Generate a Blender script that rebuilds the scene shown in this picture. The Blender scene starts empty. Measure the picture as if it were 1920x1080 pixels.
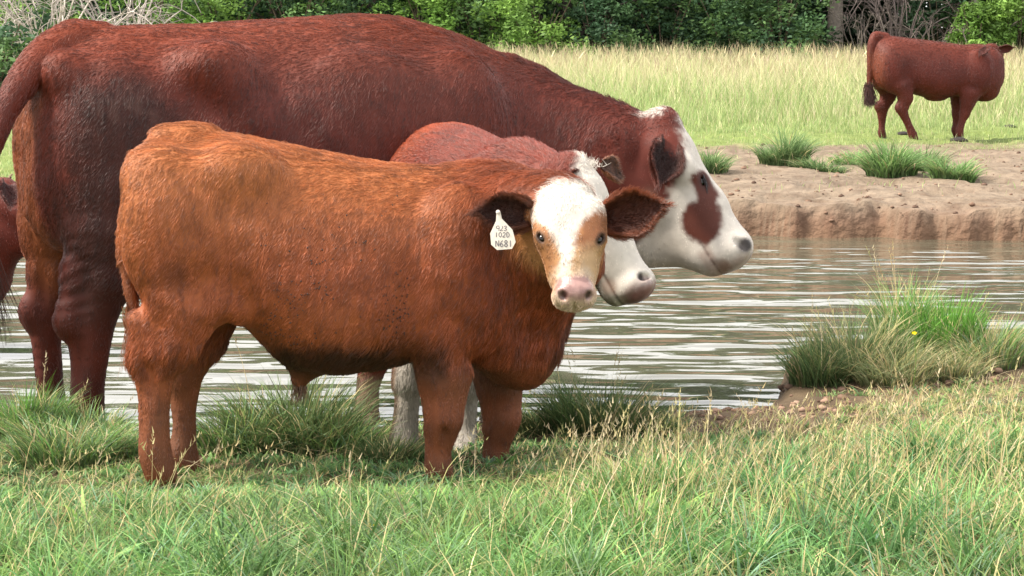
import bpy, math, random
import numpy as np
from mathutils import Vector, Matrix

random.seed(11)
RNG = np.random.default_rng(11)
scene = bpy.context.scene
COL = scene.collection
FAST_PREVIEW = False

# ------------------------------------------------------------------ camera
FPX = 4100.0                      # focal length in pixels of a 1920 wide frame
CAMZ = 1.40
PITCH = math.atan(490.0 / FPX)
cam_data = bpy.data.cameras.new("camera")
cam_data.sensor_width = 36.0
cam_data.lens = FPX / 1920.0 * 36.0
cam_data.clip_start = 0.1
cam_data.clip_end = 2000.0
cam = bpy.data.objects.new("camera", cam_data)
cam.location = (0, 0, CAMZ)
cam.rotation_euler = (math.pi / 2 - PITCH, 0, 0)
COL.objects.link(cam)
scene.camera = cam

# ------------------------------------------------------------------ sky and sun
SUN_EL, SUN_AZ = math.radians(50), math.radians(-98)   # azimuth measured from +y towards +x
SUN_DIR = Vector((math.sin(SUN_AZ) * math.cos(SUN_EL), math.cos(SUN_AZ) * math.cos(SUN_EL), math.sin(SUN_EL)))
world = bpy.data.worlds.new("World")
scene.world = world
world.use_nodes = True
wn, wl = world.node_tree.nodes, world.node_tree.links
wn.clear()
w_out = wn.new("ShaderNodeOutputWorld")
w_bg = wn.new("ShaderNodeBackground")
w_bg.inputs["Strength"].default_value = 0.10
w_sky = wn.new("ShaderNodeTexSky")
w_sky.sky_type = 'NISHITA'
w_sky.sun_disc = False
w_sky.sun_elevation = SUN_EL
w_sky.sun_rotation = SUN_AZ % (2 * math.pi)
w_sky.air_density = 1.0
w_sky.dust_density = 2.0
w_tc = wn.new("ShaderNodeTexCoord")
w_map = wn.new("ShaderNodeMapping")
w_map.inputs["Scale"].default_value = (1.6, 1.6, 4.0)
w_noise = wn.new("ShaderNodeTexNoise")
w_noise.inputs["Scale"].default_value = 1.7
w_noise.inputs["Detail"].default_value = 5.0
w_ramp = wn.new("ShaderNodeMapRange")
w_ramp.inputs["From Min"].default_value = 0.30
w_ramp.inputs["From Max"].default_value = 0.62
w_ramp.inputs["To Min"].default_value = 0.62
w_ramp.inputs["To Max"].default_value = 1.0
w_mix = wn.new("ShaderNodeMix")
w_mix.data_type = 'RGBA'
CLOUD = 8.0
w_mix.inputs["B"].default_value = (CLOUD, CLOUD * 0.985, CLOUD * 0.97, 1)
wl.new(w_tc.outputs["Generated"], w_map.inputs["Vector"])
wl.new(w_map.outputs["Vector"], w_noise.inputs["Vector"])
wl.new(w_noise.outputs["Fac"], w_ramp.inputs["Value"])
wl.new(w_ramp.outputs["Result"], w_mix.inputs["Factor"])
wl.new(w_sky.outputs["Color"], w_mix.inputs["A"])
wl.new(w_mix.outputs["Result"], w_bg.inputs["Color"])
wl.new(w_bg.outputs["Background"], w_out.inputs["Surface"])

sun_data = bpy.data.lights.new("sun", 'SUN')
sun_data.energy = 3.2
sun_data.angle = math.radians(10)
sun_data.color = (1.0, 0.93, 0.82)
sun = bpy.data.objects.new("sun", sun_data)
sun.rotation_euler = SUN_DIR.to_track_quat('Z', 'Y').to_euler()
sun.location = (-6, -6, 12)
COL.objects.link(sun)

vs = scene.view_settings
vs.view_transform = 'Standard'
vs.look = 'None'
vs.exposure = 1.5
vs.gamma = 1.0
vs.use_curve_mapping = False
scene.render.engine = 'CYCLES'
scene.cycles.max_bounces = 8
scene.cycles.transparent_max_bounces = 8
scene.cycles.use_denoising = True

# ------------------------------------------------------------------ small helpers
def lin(r, g, b):
    f = lambda c: c / 12.92 if c <= 0.04045 else ((c + 0.055) / 1.055) ** 2.4
    return np.array([f(r / 255.0), f(g / 255.0), f(b / 255.0)])

def nrm(v):
    v = np.asarray(v, float)
    return v / (np.linalg.norm(v) + 1e-12)

FWD = np.array([0, math.cos(PITCH), -math.sin(PITCH)])
UPV = np.array([0, math.sin(PITCH), math.cos(PITCH)])
def ray(px, py):
    return FWD + np.array([1.0, 0, 0]) * ((px - 960.0) / FPX) + UPV * ((540.0 - py) / FPX)
def at_depth(px, py, Y):
    """where the sight line of a photo pixel meets the plane Y metres from the camera"""
    d = ray(px, py)
    return np.array([0, 0, CAMZ]) + d * (Y / d[1])

def smooth01(t):
    t = np.clip(t, 0, 1)
    return t * t * (3 - 2 * t)

_LAT = np.random.default_rng(3).random((32, 32, 32)).astype(np.float32)
def vnoise(P, scale, seed=0.0):
    """smooth value noise, 0..1"""
    q = np.asarray(P, np.float32) * scale + np.float32(seed * 7.31 + 100.0)
    i = np.floor(q).astype(np.int64)
    f = q - i
    f = f * f * (3 - 2 * f)
    i0 = i % 32
    i1 = (i + 1) % 32
    x0, y0, z0 = i0[:, 0], i0[:, 1], i0[:, 2]
    x1, y1, z1 = i1[:, 0], i1[:, 1], i1[:, 2]
    fx, fy, fz = f[:, 0], f[:, 1], f[:, 2]
    c00 = _LAT[x0, y0, z0] * (1 - fx) + _LAT[x1, y0, z0] * fx
    c10 = _LAT[x0, y1, z0] * (1 - fx) + _LAT[x1, y1, z0] * fx
    c01 = _LAT[x0, y0, z1] * (1 - fx) + _LAT[x1, y0, z1] * fx
    c11 = _LAT[x0, y1, z1] * (1 - fx) + _LAT[x1, y1, z1] * fx
    return (c00 * (1 - fy) + c10 * fy) * (1 - fz) + (c01 * (1 - fy) + c11 * fy) * fz

def noise2(x, y, scale, seed=0.0):
    P = np.stack([np.ravel(x), np.ravel(y), np.zeros(np.size(x))], 1)
    return vnoise(P, scale, seed).reshape(np.shape(x))

def link(o, parent=None):
    COL.objects.link(o)
    if parent is not None:
        o.parent = parent
    return o

def tag(o, label=None, category=None, group=None, kind=None):
    if label: o["label"] = label
    if category: o["category"] = category
    if group: o["group"] = group
    if kind: o["kind"] = kind
    return o

def empty(name, loc=(0, 0, 0), rz=0.0):
    o = bpy.data.objects.new(name, None)
    o.empty_display_size = 0.2
    o.location = loc
    o.rotation_euler = (0, 0, rz)
    return link(o)

def mesh_obj(name, V, F, mat=None, parent=None, col=None, smooth=True, attr="tint"):
    """V (n,3); F (m,3) or (m,4) or a list of such arrays -> one mesh object; col (n,3) goes to a colour attribute"""
    me = bpy.data.meshes.new(name)
    V = np.asarray(V, np.float32)
    Fs = F if isinstance(F, list) else [F]
    Fs = [np.asarray(f, np.int32) for f in Fs if len(f)]
    nl = sum(f.size for f in Fs)
    me.vertices.add(len(V))
    me.vertices.foreach_set("co", V.ravel())
    me.loops.add(nl)
    me.loops.foreach_set("vertex_index", np.concatenate([f.ravel() for f in Fs]))
    starts, s = [], 0
    for f in Fs:
        starts.append(s + np.arange(len(f), dtype=np.int32) * f.shape[1])
        s += f.size
    me.polygons.add(sum(len(f) for f in Fs))
    me.polygons.foreach_set("loop_start", np.concatenate(starts).astype(np.int32))
    me.update(calc_edges=True)
    me.polygons.foreach_set("use_smooth", np.full(len(me.polygons), bool(smooth)))
    if col is not None:
        a = me.color_attributes.new(attr, 'FLOAT_COLOR', 'POINT')
        c4 = np.ones((len(V), 4), np.float32)
        c4[:, :3] = col
        a.data.foreach_set("color", c4.ravel())
    me.validate()
    if mat is not None:
        me.materials.append(mat)
    o = bpy.data.objects.new(name, me)
    return link(o, parent)

def new_mat(name):
    m = bpy.data.materials.new(name)
    m.use_nodes = True
    nt = m.node_tree
    return m, nt, nt.nodes["Principled BSDF"]

def tint_mat(name, rough=0.7, spec=0.3, noise=None, bump=None, sheen=0.0, transl=0.0, attr="tint"):
    """colour from the mesh's or the hair's tint attribute, with a little procedural variation"""
    m, nt, b = new_mat(name)
    a = nt.nodes.new("ShaderNodeAttribute")
    a.attribute_name = attr
    colour = a.outputs["Color"]
    tc = nt.nodes.new("ShaderNodeTexCoord")
    if noise:
        sc, amt = noise
        n = nt.nodes.new("ShaderNodeTexNoise")
        n.inputs["Scale"].default_value = sc
        n.inputs["Detail"].default_value = 4
        nt.links.new(tc.outputs["Object"], n.inputs["Vector"])
        mr = nt.nodes.new("ShaderNodeMapRange")
        mr.inputs["From Min"].default_value = 0.25
        mr.inputs["From Max"].default_value = 0.75
        mr.inputs["To Min"].default_value = 1 - amt
        mr.inputs["To Max"].default_value = 1 + amt
        nt.links.new(n.outputs["Fac"], mr.inputs["Value"])
        mx = nt.nodes.new("ShaderNodeVectorMath")
        mx.operation = 'SCALE'
        nt.links.new(colour, mx.inputs[0])
        nt.links.new(mr.outputs["Result"], mx.inputs["Scale"])
        colour = mx.outputs["Vector"]
    nt.links.new(colour, b.inputs["Base Color"])
    b.inputs["Roughness"].default_value = rough
    b.inputs["Specular IOR Level"].default_value = spec
    b.inputs["Sheen Weight"].default_value = sheen
    if bump:
        sc, dist = bump
        n = nt.nodes.new("ShaderNodeTexNoise")
        n.inputs["Scale"].default_value = sc
        n.inputs["Detail"].default_value = 5
        nt.links.new(tc.outputs["Object"], n.inputs["Vector"])
        bp = nt.nodes.new("ShaderNodeBump")
        bp.inputs["Distance"].default_value = dist
        bp.inputs["Strength"].default_value = 1.0
        nt.links.new(n.outputs["Fac"], bp.inputs["Height"])
        nt.links.new(bp.outputs["Normal"], b.inputs["Normal"])
    if transl > 0:
        tr = nt.nodes.new("ShaderNodeBsdfTranslucent")
        nt.links.new(colour, tr.inputs["Color"])
        ms = nt.nodes.new("ShaderNodeMixShader")
        ms.inputs[0].default_value = transl
        out = nt.nodes["Material Output"]
        nt.links.new(b.outputs["BSDF"], ms.inputs[1])
        nt.links.new(tr.outputs["BSDF"], ms.inputs[2])
        nt.links.new(ms.outputs["Shader"], out.inputs["Surface"])
    return m

def plain_mat(name, rgb, rough=0.5, spec=0.5, coat=0.0):
    m, nt, b = new_mat(name)
    b.inputs["Base Color"].default_value = (*rgb, 1)
    b.inputs["Roughness"].default_value = rough
    b.inputs["Specular IOR Level"].default_value = spec
    b.inputs["Coat Weight"].default_value = coat
    b.inputs["Coat Roughness"].default_value = 0.05
    return m

def tube(path, radii, sides=7, cap=True):
    """a tapered tube along a path -> V, F"""
    P = np.asarray(path, float)
    R = np.broadcast_to(np.asarray(radii, float), (len(P),))
    T = np.gradient(P, axis=0)
    T /= np.linalg.norm(T, axis=1)[:, None] + 1e-9
    ref = np.array([0, 0, 1.0]) if abs(T[0][2]) < 0.9 else np.array([1.0, 0, 0])
    N0 = np.cross(T, ref)
    N0 /= np.linalg.norm(N0, axis=1)[:, None] + 1e-9
    B0 = np.cross(T, N0)
    an = np.arange(sides) * 2 * math.pi / sides
    V = P[:, None, :] + R[:, None, None] * (np.cos(an)[None, :, None] * N0[:, None, :] + np.sin(an)[None, :, None] * B0[:, None, :])
    V = V.reshape(-1, 3)
    i = np.arange(len(P) - 1)[:, None] * sides
    j = np.arange(sides)[None, :]
    j2 = (j + 1) % sides
    F = np.stack([i + j, i + j2, i + sides + j2, i + sides + j], -1).reshape(-1, 4)
    return V, F

class Bag:
    """collects pieces that become one mesh"""
    def __init__(s):
        s.V, s.F4, s.F3, s.C, s.n = [], [], [], [], 0
    def add(s, V, F, c=(1, 1, 1)):
        V = np.asarray(V, float)
        F = np.asarray(F)
        (s.F4 if F.shape[1] == 4 else s.F3).append(F + s.n)
        s.V.append(V)
        c = np.asarray(c, float)
        s.C.append(np.broadcast_to(c, (len(V), 3)) if c.ndim == 1 else c)
        s.n += len(V)
    def build(s, name, mat, parent=None, smooth=True):
        F = []
        if s.F4: F.append(np.concatenate(s.F4))
        if s.F3: F.append(np.concatenate(s.F3))
        return mesh_obj(name, np.concatenate(s.V), F, mat, parent, np.concatenate(s.C), smooth)

def catmull(P, n):
    P = np.asarray(P, float)
    Q = np.vstack([2 * P[0] - P[1], P, 2 * P[-1] - P[-2]])
    t = np.linspace(0, len(P) - 1 - 1e-6, n)
    i = t.astype(int)
    f = (t - i)[:, None]
    a, b, c, d = Q[i], Q[i + 1], Q[i + 2], Q[i + 3]
    return 0.5 * (2 * b + (c - a) * f + (2 * a - 5 * b + 4 * c - d) * f ** 2 + (3 * b - a - 3 * c + d) * f ** 3)

def poly_sd(X, Y, poly):
    """signed distance to a polygon, negative inside"""
    poly = np.asarray(poly, float)
    d2 = np.full(X.shape, 1e9)
    ins = np.zeros(X.shape, bool)
    m = len(poly)
    for i in range(m):
        ax, ay = poly[i]
        bx, by = poly[(i + 1) % m]
        ex, ey = bx - ax, by - ay
        wx, wy = X - ax, Y - ay
        t = np.clip((wx * ex + wy * ey) / (ex * ex + ey * ey + 1e-12), 0, 1)
        d2 = np.minimum(d2, (wx - ex * t) ** 2 + (wy - ey * t) ** 2)
        c = ((ay > Y) != (by > Y)) & (X < (bx - ax) * (Y - ay) / ((by - ay) if abs(by - ay) > 1e-12 else 1e-12) + ax)
        ins ^= c
    d = np.sqrt(d2)
    return np.where(ins, -d, d)
QUAL = 1.0
# ------------------------------------------------------------------ animal bodies: one smooth surface from blended shapes
class Vol:
    def __init__(s, lo, hi, h):
        s.lo = np.asarray(lo, float)
        s.h = h
        s.n = np.ceil((np.asarray(hi, float) - s.lo) / h).astype(int) + 1
        s.ax = [(s.lo[i] + h * np.arange(s.n[i])).astype(np.float32) for i in range(3)]
        s.d = np.full(tuple(s.n), 1.0, np.float32)
    def window(s, lo, hi):
        i0 = np.clip(np.floor((np.asarray(lo) - s.lo) / s.h).astype(int), 0, s.n - 1)
        i1 = np.clip(np.ceil((np.asarray(hi) - s.lo) / s.h).astype(int) + 1, 1, s.n)
        sl = tuple(slice(a, b) for a, b in zip(i0, i1))
        X = s.ax[0][sl[0]][:, None, None]
        Y = s.ax[1][sl[1]][None, :, None]
        Z = s.ax[2][sl[2]][None, None, :]
        return sl, X, Y, Z
    def join(s, sl, d, k):
        a = s.d[sl]
        if k > 0:
            hh = np.maximum(k - np.abs(a - d), 0) / k
            s.d[sl] = np.minimum(a, d) - hh * hh * k * 0.25
        else:
            s.d[sl] = np.minimum(a, d)
    def carve(s, sl, d, k):
        a, d = s.d[sl], -d
        hh = np.maximum(k - np.abs(a - d), 0) / max(k, 1e-6)
        s.d[sl] = np.maximum(a, d) + hh * hh * k * 0.25
    def ell(s, c, r, R=None, k=0.03, cut=False):
        """ellipsoid; R has the three axes as rows"""
        c, r = np.asarray(c, float), np.asarray(r, float)
        R = np.eye(3) if R is None else np.asarray(R, float)
        ext = np.sqrt(((R * r[:, None]) ** 2).sum(0)) + k + 2 * s.h
        sl, X, Y, Z = s.window(c - ext, c + ext)
        q = [(R[i, 0] * (X - c[0]) + R[i, 1] * (Y - c[1]) + R[i, 2] * (Z - c[2])).astype(np.float32) for i in range(3)]
        k0 = np.sqrt((q[0] / r[0]) ** 2 + (q[1] / r[1]) ** 2 + (q[2] / r[2]) ** 2) + 1e-6
        k1 = np.sqrt((q[0] / r[0] ** 2) ** 2 + (q[1] / r[1] ** 2) ** 2 + (q[2] / r[2] ** 2) ** 2) + 1e-6
        d = (k0 * (k0 - 1) / k1).astype(np.float32)
        (s.carve if cut else s.join)(sl, d, k)
    def cone(s, a, b, ra, rb, side=(0, 1, 0), k=0.03, cut=False):
        """tapered limb from a to b; ra, rb are radii or (across, fore-aft) pairs"""
        a, b = np.asarray(a, float), np.asarray(b, float)
        ra = (ra, ra) if np.isscalar(ra) else ra
        rb = (rb, rb) if np.isscalar(rb) else rb
        t = b - a
        L2 = float(t @ t) + 1e-9
        t = t / math.sqrt(L2)
        sd = np.asarray(side, float)
        sd = nrm(sd - (sd @ t) * t)
        nn = np.cross(t, sd)
        m = max(*ra, *rb) + k + 2 * s.h
        sl, X, Y, Z = s.window(np.minimum(a, b) - m, np.maximum(a, b) + m)
        x, y, z = X - a[0], Y - a[1], Z - a[2]
        pt = x * t[0] + y * t[1] + z * t[2]
        h = np.clip(pt / math.sqrt(L2), 0, 1).astype(np.float32)
        rl = ra[0] + (rb[0] - ra[0]) * h
        rv = ra[1] + (rb[1] - ra[1]) * h
        mn = np.minimum(rl, rv)
        ps = x * sd[0] + y * sd[1] + z * sd[2]
        pn = x * nn[0] + y * nn[1] + z * nn[2]
        dt = pt - h * math.sqrt(L2)
        d = ((np.sqrt((ps / rl) ** 2 + (pn / rv) ** 2 + (dt / mn) ** 2) - 1) * mn).astype(np.float32)
        (s.carve if cut else s.join)(sl, d, k)
    def chain(s, pts, rad, side=(0, 1, 0), k=0.02):
        rad = [(r, r) if np.isscalar(r) else r for r in rad]
        m = (len(pts) - 1) * 4 + 1
        D = catmull(np.hstack([np.asarray(pts, float), np.asarray(rad, float)]), m)
        for i in range(m - 1):
            s.cone(D[i, :3], D[i + 1, :3], tuple(D[i, 3:]), tuple(D[i + 1, 3:]), side, k if i % 4 == 0 and i < 5 else .008)
    def trunk(s, st, k=0.04, egg=0.16, power=2.25):
        """st rows: u, z top, z bottom, half width"""
        st = np.asarray(st, float)
        S = catmull(st, 200)
        S = S[np.argsort(S[:, 0])]
        sl, X, Y, Z = s.window((st[:, 0].min() - .06, -st[:, 3].max() * 1.3 - .06, st[:, 2].min() - .06),
                               (st[:, 0].max() + .06, st[:, 3].max() * 1.3 + .06, st[:, 1].max() + .06))
        x = X.ravel()
        zt = np.interp(x, S[:, 0], S[:, 1]).astype(np.float32)[:, None, None]
        zb = np.interp(x, S[:, 0], S[:, 2]).astype(np.float32)[:, None, None]
        w = np.maximum(np.interp(x, S[:, 0], S[:, 3]), 0.02).astype(np.float32)[:, None, None]
        c, hh = (zt + zb) / 2, np.maximum((zt - zb) / 2, 0.02)
        tz = np.clip((Z - c) / hh, -1.2, 1.2)
        we = w * (1 - egg * tz)
        r = (np.abs(Y / we) ** power + np.abs((Z - c) / hh) ** power) ** (1 / power)
        d = (r - 1) * np.minimum(w, hh) * 0.9
        over = np.maximum(S[0, 0] - X, X - S[-1, 0])
        d = np.maximum(d, over).astype(np.float32)
        s.join(sl, d, k)
    def value(s, P):
        q = (np.asarray(P, float) - s.lo) / s.h
        i = np.clip(np.floor(q).astype(int), 0, s.n - 2)
        f = np.clip(q - i, 0, 1)
        r = 0.0
        for a in (0, 1):
            for b in (0, 1):
                for c in (0, 1):
                    w = (f[..., 0] if a else 1 - f[..., 0]) * (f[..., 1] if b else 1 - f[..., 1]) * (f[..., 2] if c else 1 - f[..., 2])
                    r = r + w * s.d[i[..., 0] + a, i[..., 1] + b, i[..., 2] + c]
        return r
    def hit(s, o, d, far):
        """first point of the surface along a line, and the outward normal there"""
        o, d = np.asarray(o, float), nrm(d)
        t = np.arange(0, far, s.h * 0.25)
        P = o + t[:, None] * d
        ok = ((P > s.lo) & (P < s.lo + s.h * (s.n - 1))).all(1)
        v = np.where(ok, s.value(P), 1.0)
        i = int(np.argmax(v < 0))
        p = P[i]
        g = np.array([s.value(p + e) - s.value(p - e) for e in np.eye(3) * s.h * 2])
        return p, nrm(g)
    def surface(s):
        d = s.d
        nx, ny, nz = d.shape
        ins = d < 0
        cnt = np.zeros((nx - 1, ny - 1, nz - 1), np.int8)
        cor = [(i, j, k) for i in (0, 1) for j in (0, 1) for k in (0, 1)]
        for i, j, k in cor:
            cnt += ins[i:nx - 1 + i, j:ny - 1 + j, k:nz - 1 + k]
        act = (cnt > 0) & (cnt < 8)
        idx = np.argwhere(act)
        ids = np.full(act.shape, -1, np.int32)
        ids[act] = np.arange(len(idx))
        acc = np.zeros((len(idx), 3))
        num = np.zeros(len(idx))
        val = {c: d[idx[:, 0] + c[0], idx[:, 1] + c[1], idx[:, 2] + c[2]].astype(float) for c in cor}
        for c in cor:
            for ax in range(3):
                if c[ax] == 0:
                    e = list(c); e[ax] = 1; e = tuple(e)
                    a, b = val[c], val[e]
                    x = (a < 0) != (b < 0)
                    t = np.where(x, a / np.where(x, a - b, 1), 0)
                    p = np.tile(np.array(c, float), (len(idx), 1))
                    p[:, ax] += t
                    acc += p * x[:, None]
                    num += x
        V = s.lo + s.h * (idx + acc / num[:, None])
        Q = []
        for ax in range(3):
            o1, o2 = [(1, 2), (2, 0), (0, 1)][ax]
            a = ins.take(range(d.shape[ax] - 1), ax)
            b = ins.take(range(1, d.shape[ax]), ax)
            e = np.argwhere(a != b)
            e = e[(e[:, o1] > 0) & (e[:, o2] > 0) & (e[:, o1] < d.shape[o1] - 1) & (e[:, o2] < d.shape[o2] - 1)]
            fl = ins[e[:, 0], e[:, 1], e[:, 2]]
            def cell(da, db):
                q = e.copy(); q[:, o1] -= da; q[:, o2] -= db
                return ids[q[:, 0], q[:, 1], q[:, 2]]
            q = np.stack([cell(1, 1), cell(0, 1), cell(0, 0), cell(1, 0)], 1)
            q[~fl] = q[~fl][:, ::-1]
            Q.append(q)
        Q = np.concatenate(Q)
        return V, Q[(Q >= 0).all(1)]

def vert_normals(V, Q):
    n = np.cross(V[Q[:, 2]] - V[Q[:, 0]], V[Q[:, 3]] - V[Q[:, 1]])
    N = np.zeros_like(V)
    for i in range(4):
        for c in range(3):
            N[:, c] += np.bincount(Q[:, i], n[:, c], len(V))
    return N / (np.linalg.norm(N, axis=1)[:, None] + 1e-12)

def relax(V, Q, it=1, lam=0.5):
    for _ in range(it):
        S = np.zeros_like(V)
        c = np.zeros(len(V))
        for i in range(4):
            a, b = Q[:, i], Q[:, (i + 1) % 4]
            for k in range(3):
                S[:, k] += np.bincount(a, V[b, k], len(V)) + np.bincount(b, V[a, k], len(V))
            c += np.bincount(a, minlength=len(V)) + np.bincount(b, minlength=len(V))
        V = V + lam * (S / c[:, None] - V)
    return V

class Animal:
    def __init__(s, name, px, Y, yaw, z=0.0):
        s.O = np.array([(px - 960) / FPX * Y, Y])
        s.yaw = yaw
        s.z = z
        s.u = np.array([math.cos(yaw), math.sin(yaw)])
        s.v = np.array([-math.sin(yaw), math.cos(yaw)])
        s.root = empty(name, (s.O[0], s.O[1], z), yaw)
    def pix(s, px, py, v=0.0):
        d = ray(px, py)
        t = (v + s.O @ s.v) / (d[:2] @ s.v)
        return np.array([t * (d[:2] @ s.u) - s.O @ s.u, v, CAMZ + t * d[2] - s.z])
    def loc(s, w):
        w = np.asarray(w, float)
        p = w[:2] - s.O
        return np.array([p @ s.u, p @ s.v, w[2] - s.z])
    def dirl(s, w):
        w = np.asarray(w, float)
        return np.array([w[:2] @ s.u, w[:2] @ s.v, w[2]])
    def px_scale(s, v=0.0):
        return FPX / (s.O[1] + v)
    def stations(s, rows):
        out = []
        for px, top, bot, w in rows:
            a, b = s.pix(px, top), s.pix(px, bot)
            out.append((a[0], a[2], b[2], w))
        return out

class Head:
    """a head frame: along the face (a), across (s), out of the face (n)"""
    def __init__(s, A, poll, muzzle, nhint):
        s.p = A.loc(poll)
        m = A.loc(muzzle)
        s.L = float(np.linalg.norm(m - s.p))
        s.a = nrm(m - s.p)
        n = A.dirl(nhint)
        s.n = nrm(n - (n @ s.a) * s.a)
        s.s = np.cross(s.n, s.a)
        s.R = np.array([s.a, s.s, s.n])
    def at(s, a, sd, n):
        return s.p + s.L * (a * s.a + sd * s.s + n * s.n)
    def an(s, A, px, py, sd):
        """(a, n) of a photo pixel on the side plane at sd"""
        o, d = A.loc((0, 0, CAMZ)), A.dirl(ray(px, py))
        c = s.at(.4, sd, 0)
        q = s.to((o + d * (((c - o) @ s.s) / (d @ s.s)))[None, :])[0]
        return q[0], q[2]
    def to(s, P):
        return ((P - s.p) @ s.R.T) / s.L

def build_head(vol, H, wide=1.0, deep=1.0, detail=True, poll_up=0.0, muzzle=1.0, mouth=True, orbit=.345):
    L = H.L
    w, dp = wide, deep
    def E(c, r, k=0.04, cut=False, R=None):
        vol.ell(H.at(c[0], c[1] * w, c[2] * dp), np.array([r[0], r[1] * w, r[2] * dp]) * L, H.R if R is None else R, k * L, cut)
    def C(c0, c1, r0, r1, k=0.06):
        vol.cone(H.at(c0[0], c0[1] * w, c0[2] * dp), H.at(c1[0], c1[1] * w, c1[2] * dp),
                 (r0[0] * w * L, r0[1] * dp * L), (r1[0] * w * L, r1[1] * dp * L), H.s, k * L)
    E((.20, 0, -.19), (.21, .205, .185), .05)
    E((.04, 0, -.13 + poll_up), (.10, .13, .11), .08)
    C((.22, 0, -.19), (.62, 0, -.165), (.185, .175), (.125, .15), .06)
    C((.60, 0, -.165), (.88, 0, -.145), (.125, .15), (.14 * muzzle, .125), .05)
    C((.30, 0, -.40), (.80, 0, -.27), (.12, .15), (.085, .08), .08)
    for q in (-1, 1):
        E((.36, q * .105, -.33), (.19, .085, .17), .08)
        if orbit > .38:     # a calf's short broad face
            E((orbit - .04, q * .128, -.13), (.20, .075, .105), .12)
        else:
            E((orbit, q * .165, -.12), (.095, .055, .075), .07)
        E((.62, q * .10, -.20), (.18, .045, .09), .08)
        E((.93, q * .085 * muzzle, -.13), (.075, .075 * muzzle, .105), .05)
    E((.90, 0, -.15), (.115, .155 * muzzle, .14), .05)
    E((.87, 0, -.30), (.10, .10, .065), .08)
    if detail:
        if mouth:
            E((.915, 0, -.262), (.13, .22, .008), .026, True)
        E((1.012, 0, -.10), (.022, .007, .07), .02, True)

def unit_ball(n=16, m=10):
    th = np.linspace(0, math.pi, m + 1)
    ph = np.arange(n) * 2 * math.pi / n
    S = np.stack([np.outer(np.sin(th), np.cos(ph)), np.outer(np.sin(th), np.sin(ph)), np.outer(np.cos(th), np.ones(n))], -1).reshape(-1, 3)
    F = np.array([[i * n + j, i * n + (j + 1) % n, (i + 1) * n + (j + 1) % n, (i + 1) * n + j] for i in range(m) for j in range(n)])
    return S, F

def camera_hit(A, vol, px, py):
    o = A.loc((0, 0, CAMZ))
    d = A.dirl(ray(px, py))
    p0 = A.O @ A.v
    t0 = max(np.linalg.norm(o) - 2.2, 0.0)
    return vol.hit(o + nrm(d) * t0, d, 4.4)

def eye_in(A, vol, H, p, out, r, long_axis, openness=0.31):
    """eyeball with lids at a point of the surface; returns (centre, radius) for the paint and the coat"""
    out = nrm(out)
    la = nrm(np.asarray(long_axis) - (np.asarray(long_axis) @ out) * out)
    up = np.cross(out, la)
    R = np.array([la, up, out])
    vol.ell(p - out * r * .62, np.array([1.6, 1.2, .85]) * r, R, r * 1.1)
    vol.ell(p + out * r * .12, np.array([1.05, openness, 1.0]) * r, R, r * .16, True)
    S, F = unit_ball()
    mesh_obj("eye", S * r * .95 + p - out * r * .88, F, M_EYE, A.root)
    return p, r, R

def nostril_in(vol, p, out, R, size):
    vol.ell(p + out * size[2] * .2, size, R, size[1] * .5, True)

def nostril_mask(P, e, o, rad, w=.007):
    d = P - e
    dep = d @ o
    r = np.linalg.norm(d - dep[:, None] * o, axis=1)
    return soft(r - rad, w) * soft(np.abs(dep + .012) - .045, .02)

def near_mask(P, eyes, k=1.0, w=.4):
    m = np.zeros(len(P))
    for p, r, R in eyes:
        q = (P - p) @ R.T / r
        d = np.sqrt((q[:, 0] / 1.25) ** 2 + (q[:, 1] / .85) ** 2 + (q[:, 2] / 1.6) ** 2)
        m = np.maximum(m, soft(d - k, w))
    return m

def ear_mesh(base, tip, width, face, cup=0.5, droop=0.0, fold=0.0, thick=0.006, roll=0.0):
    """a cupped leaf-shaped ear -> V, F, inner mask; face = direction the hollow looks to"""
    base, tip = np.asarray(base, float), np.asarray(tip, float)
    e = tip - base
    L = np.linalg.norm(e)
    e = e / L
    f = nrm(np.asarray(face, float) - (np.asarray(face) @ e) * e)
    g = np.cross(e, f)
    nt, nw = 18, 11
    V, inner, tt = [], [], []
    for layer in (0, 1):
        for i in range(nt):
            t = i / (nt - 1)
            hw = width * 0.5 * (0.42 + 0.58 * math.sin(min(t / 0.55, 1) * math.pi / 2)) * (1 - smooth01((t - 0.5) / 0.5) ** 1.3 * 0.93)
            for j in range(nw):
                q = j / (nw - 1) * 2 - 1
                ang = q * (cup * (1.6 - 1.0 * t))
                rad = hw / max(cup, 0.2)
                x = math.sin(ang) * rad * (cup / math.sin(min(cup * 1.3, 1.5))) if cup > 0.05 else q * hw
                dep = (math.cos(ang) - 1) * rad
                c = base + e * (t * L) + g * x - f * dep * 1.0 - f * (math.sin(t * math.pi) * 0.04 * L) + np.array([0, 0, -1.0]) * droop * t * t * L
                c = c + f * fold * q * abs(q) * hw
                if layer:
                    c = c - f * thick * (1 - abs(q) ** 4) * (1 - t ** 4) - f * 0.0004
                V.append(c); inner.append(1 - layer); tt.append((t, q))
    F = []
    for layer in (0, 1):
        o = layer * nt * nw
        for i in range(nt - 1):
            for j in range(nw - 1):
                a = [o + i * nw + j, o + i * nw + j + 1, o + (i + 1) * nw + j + 1, o + (i + 1) * nw + j]
                F.append(a if layer == 0 else a[::-1])
    o = nt * nw
    for i in range(nt - 1):
        for j in (0, nw - 1):
            a = [i * nw + j, (i + 1) * nw + j, o + (i + 1) * nw + j, o + i * nw + j]
            F.append(a if j == 0 else a[::-1])
    for j in range(nw - 1):
        i = nt - 1
        F.append([i * nw + j, i * nw + j + 1, o + i * nw + j + 1, o + i * nw + j])
    return np.array(V), np.array(F), np.array(inner), np.array(tt)

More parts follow.
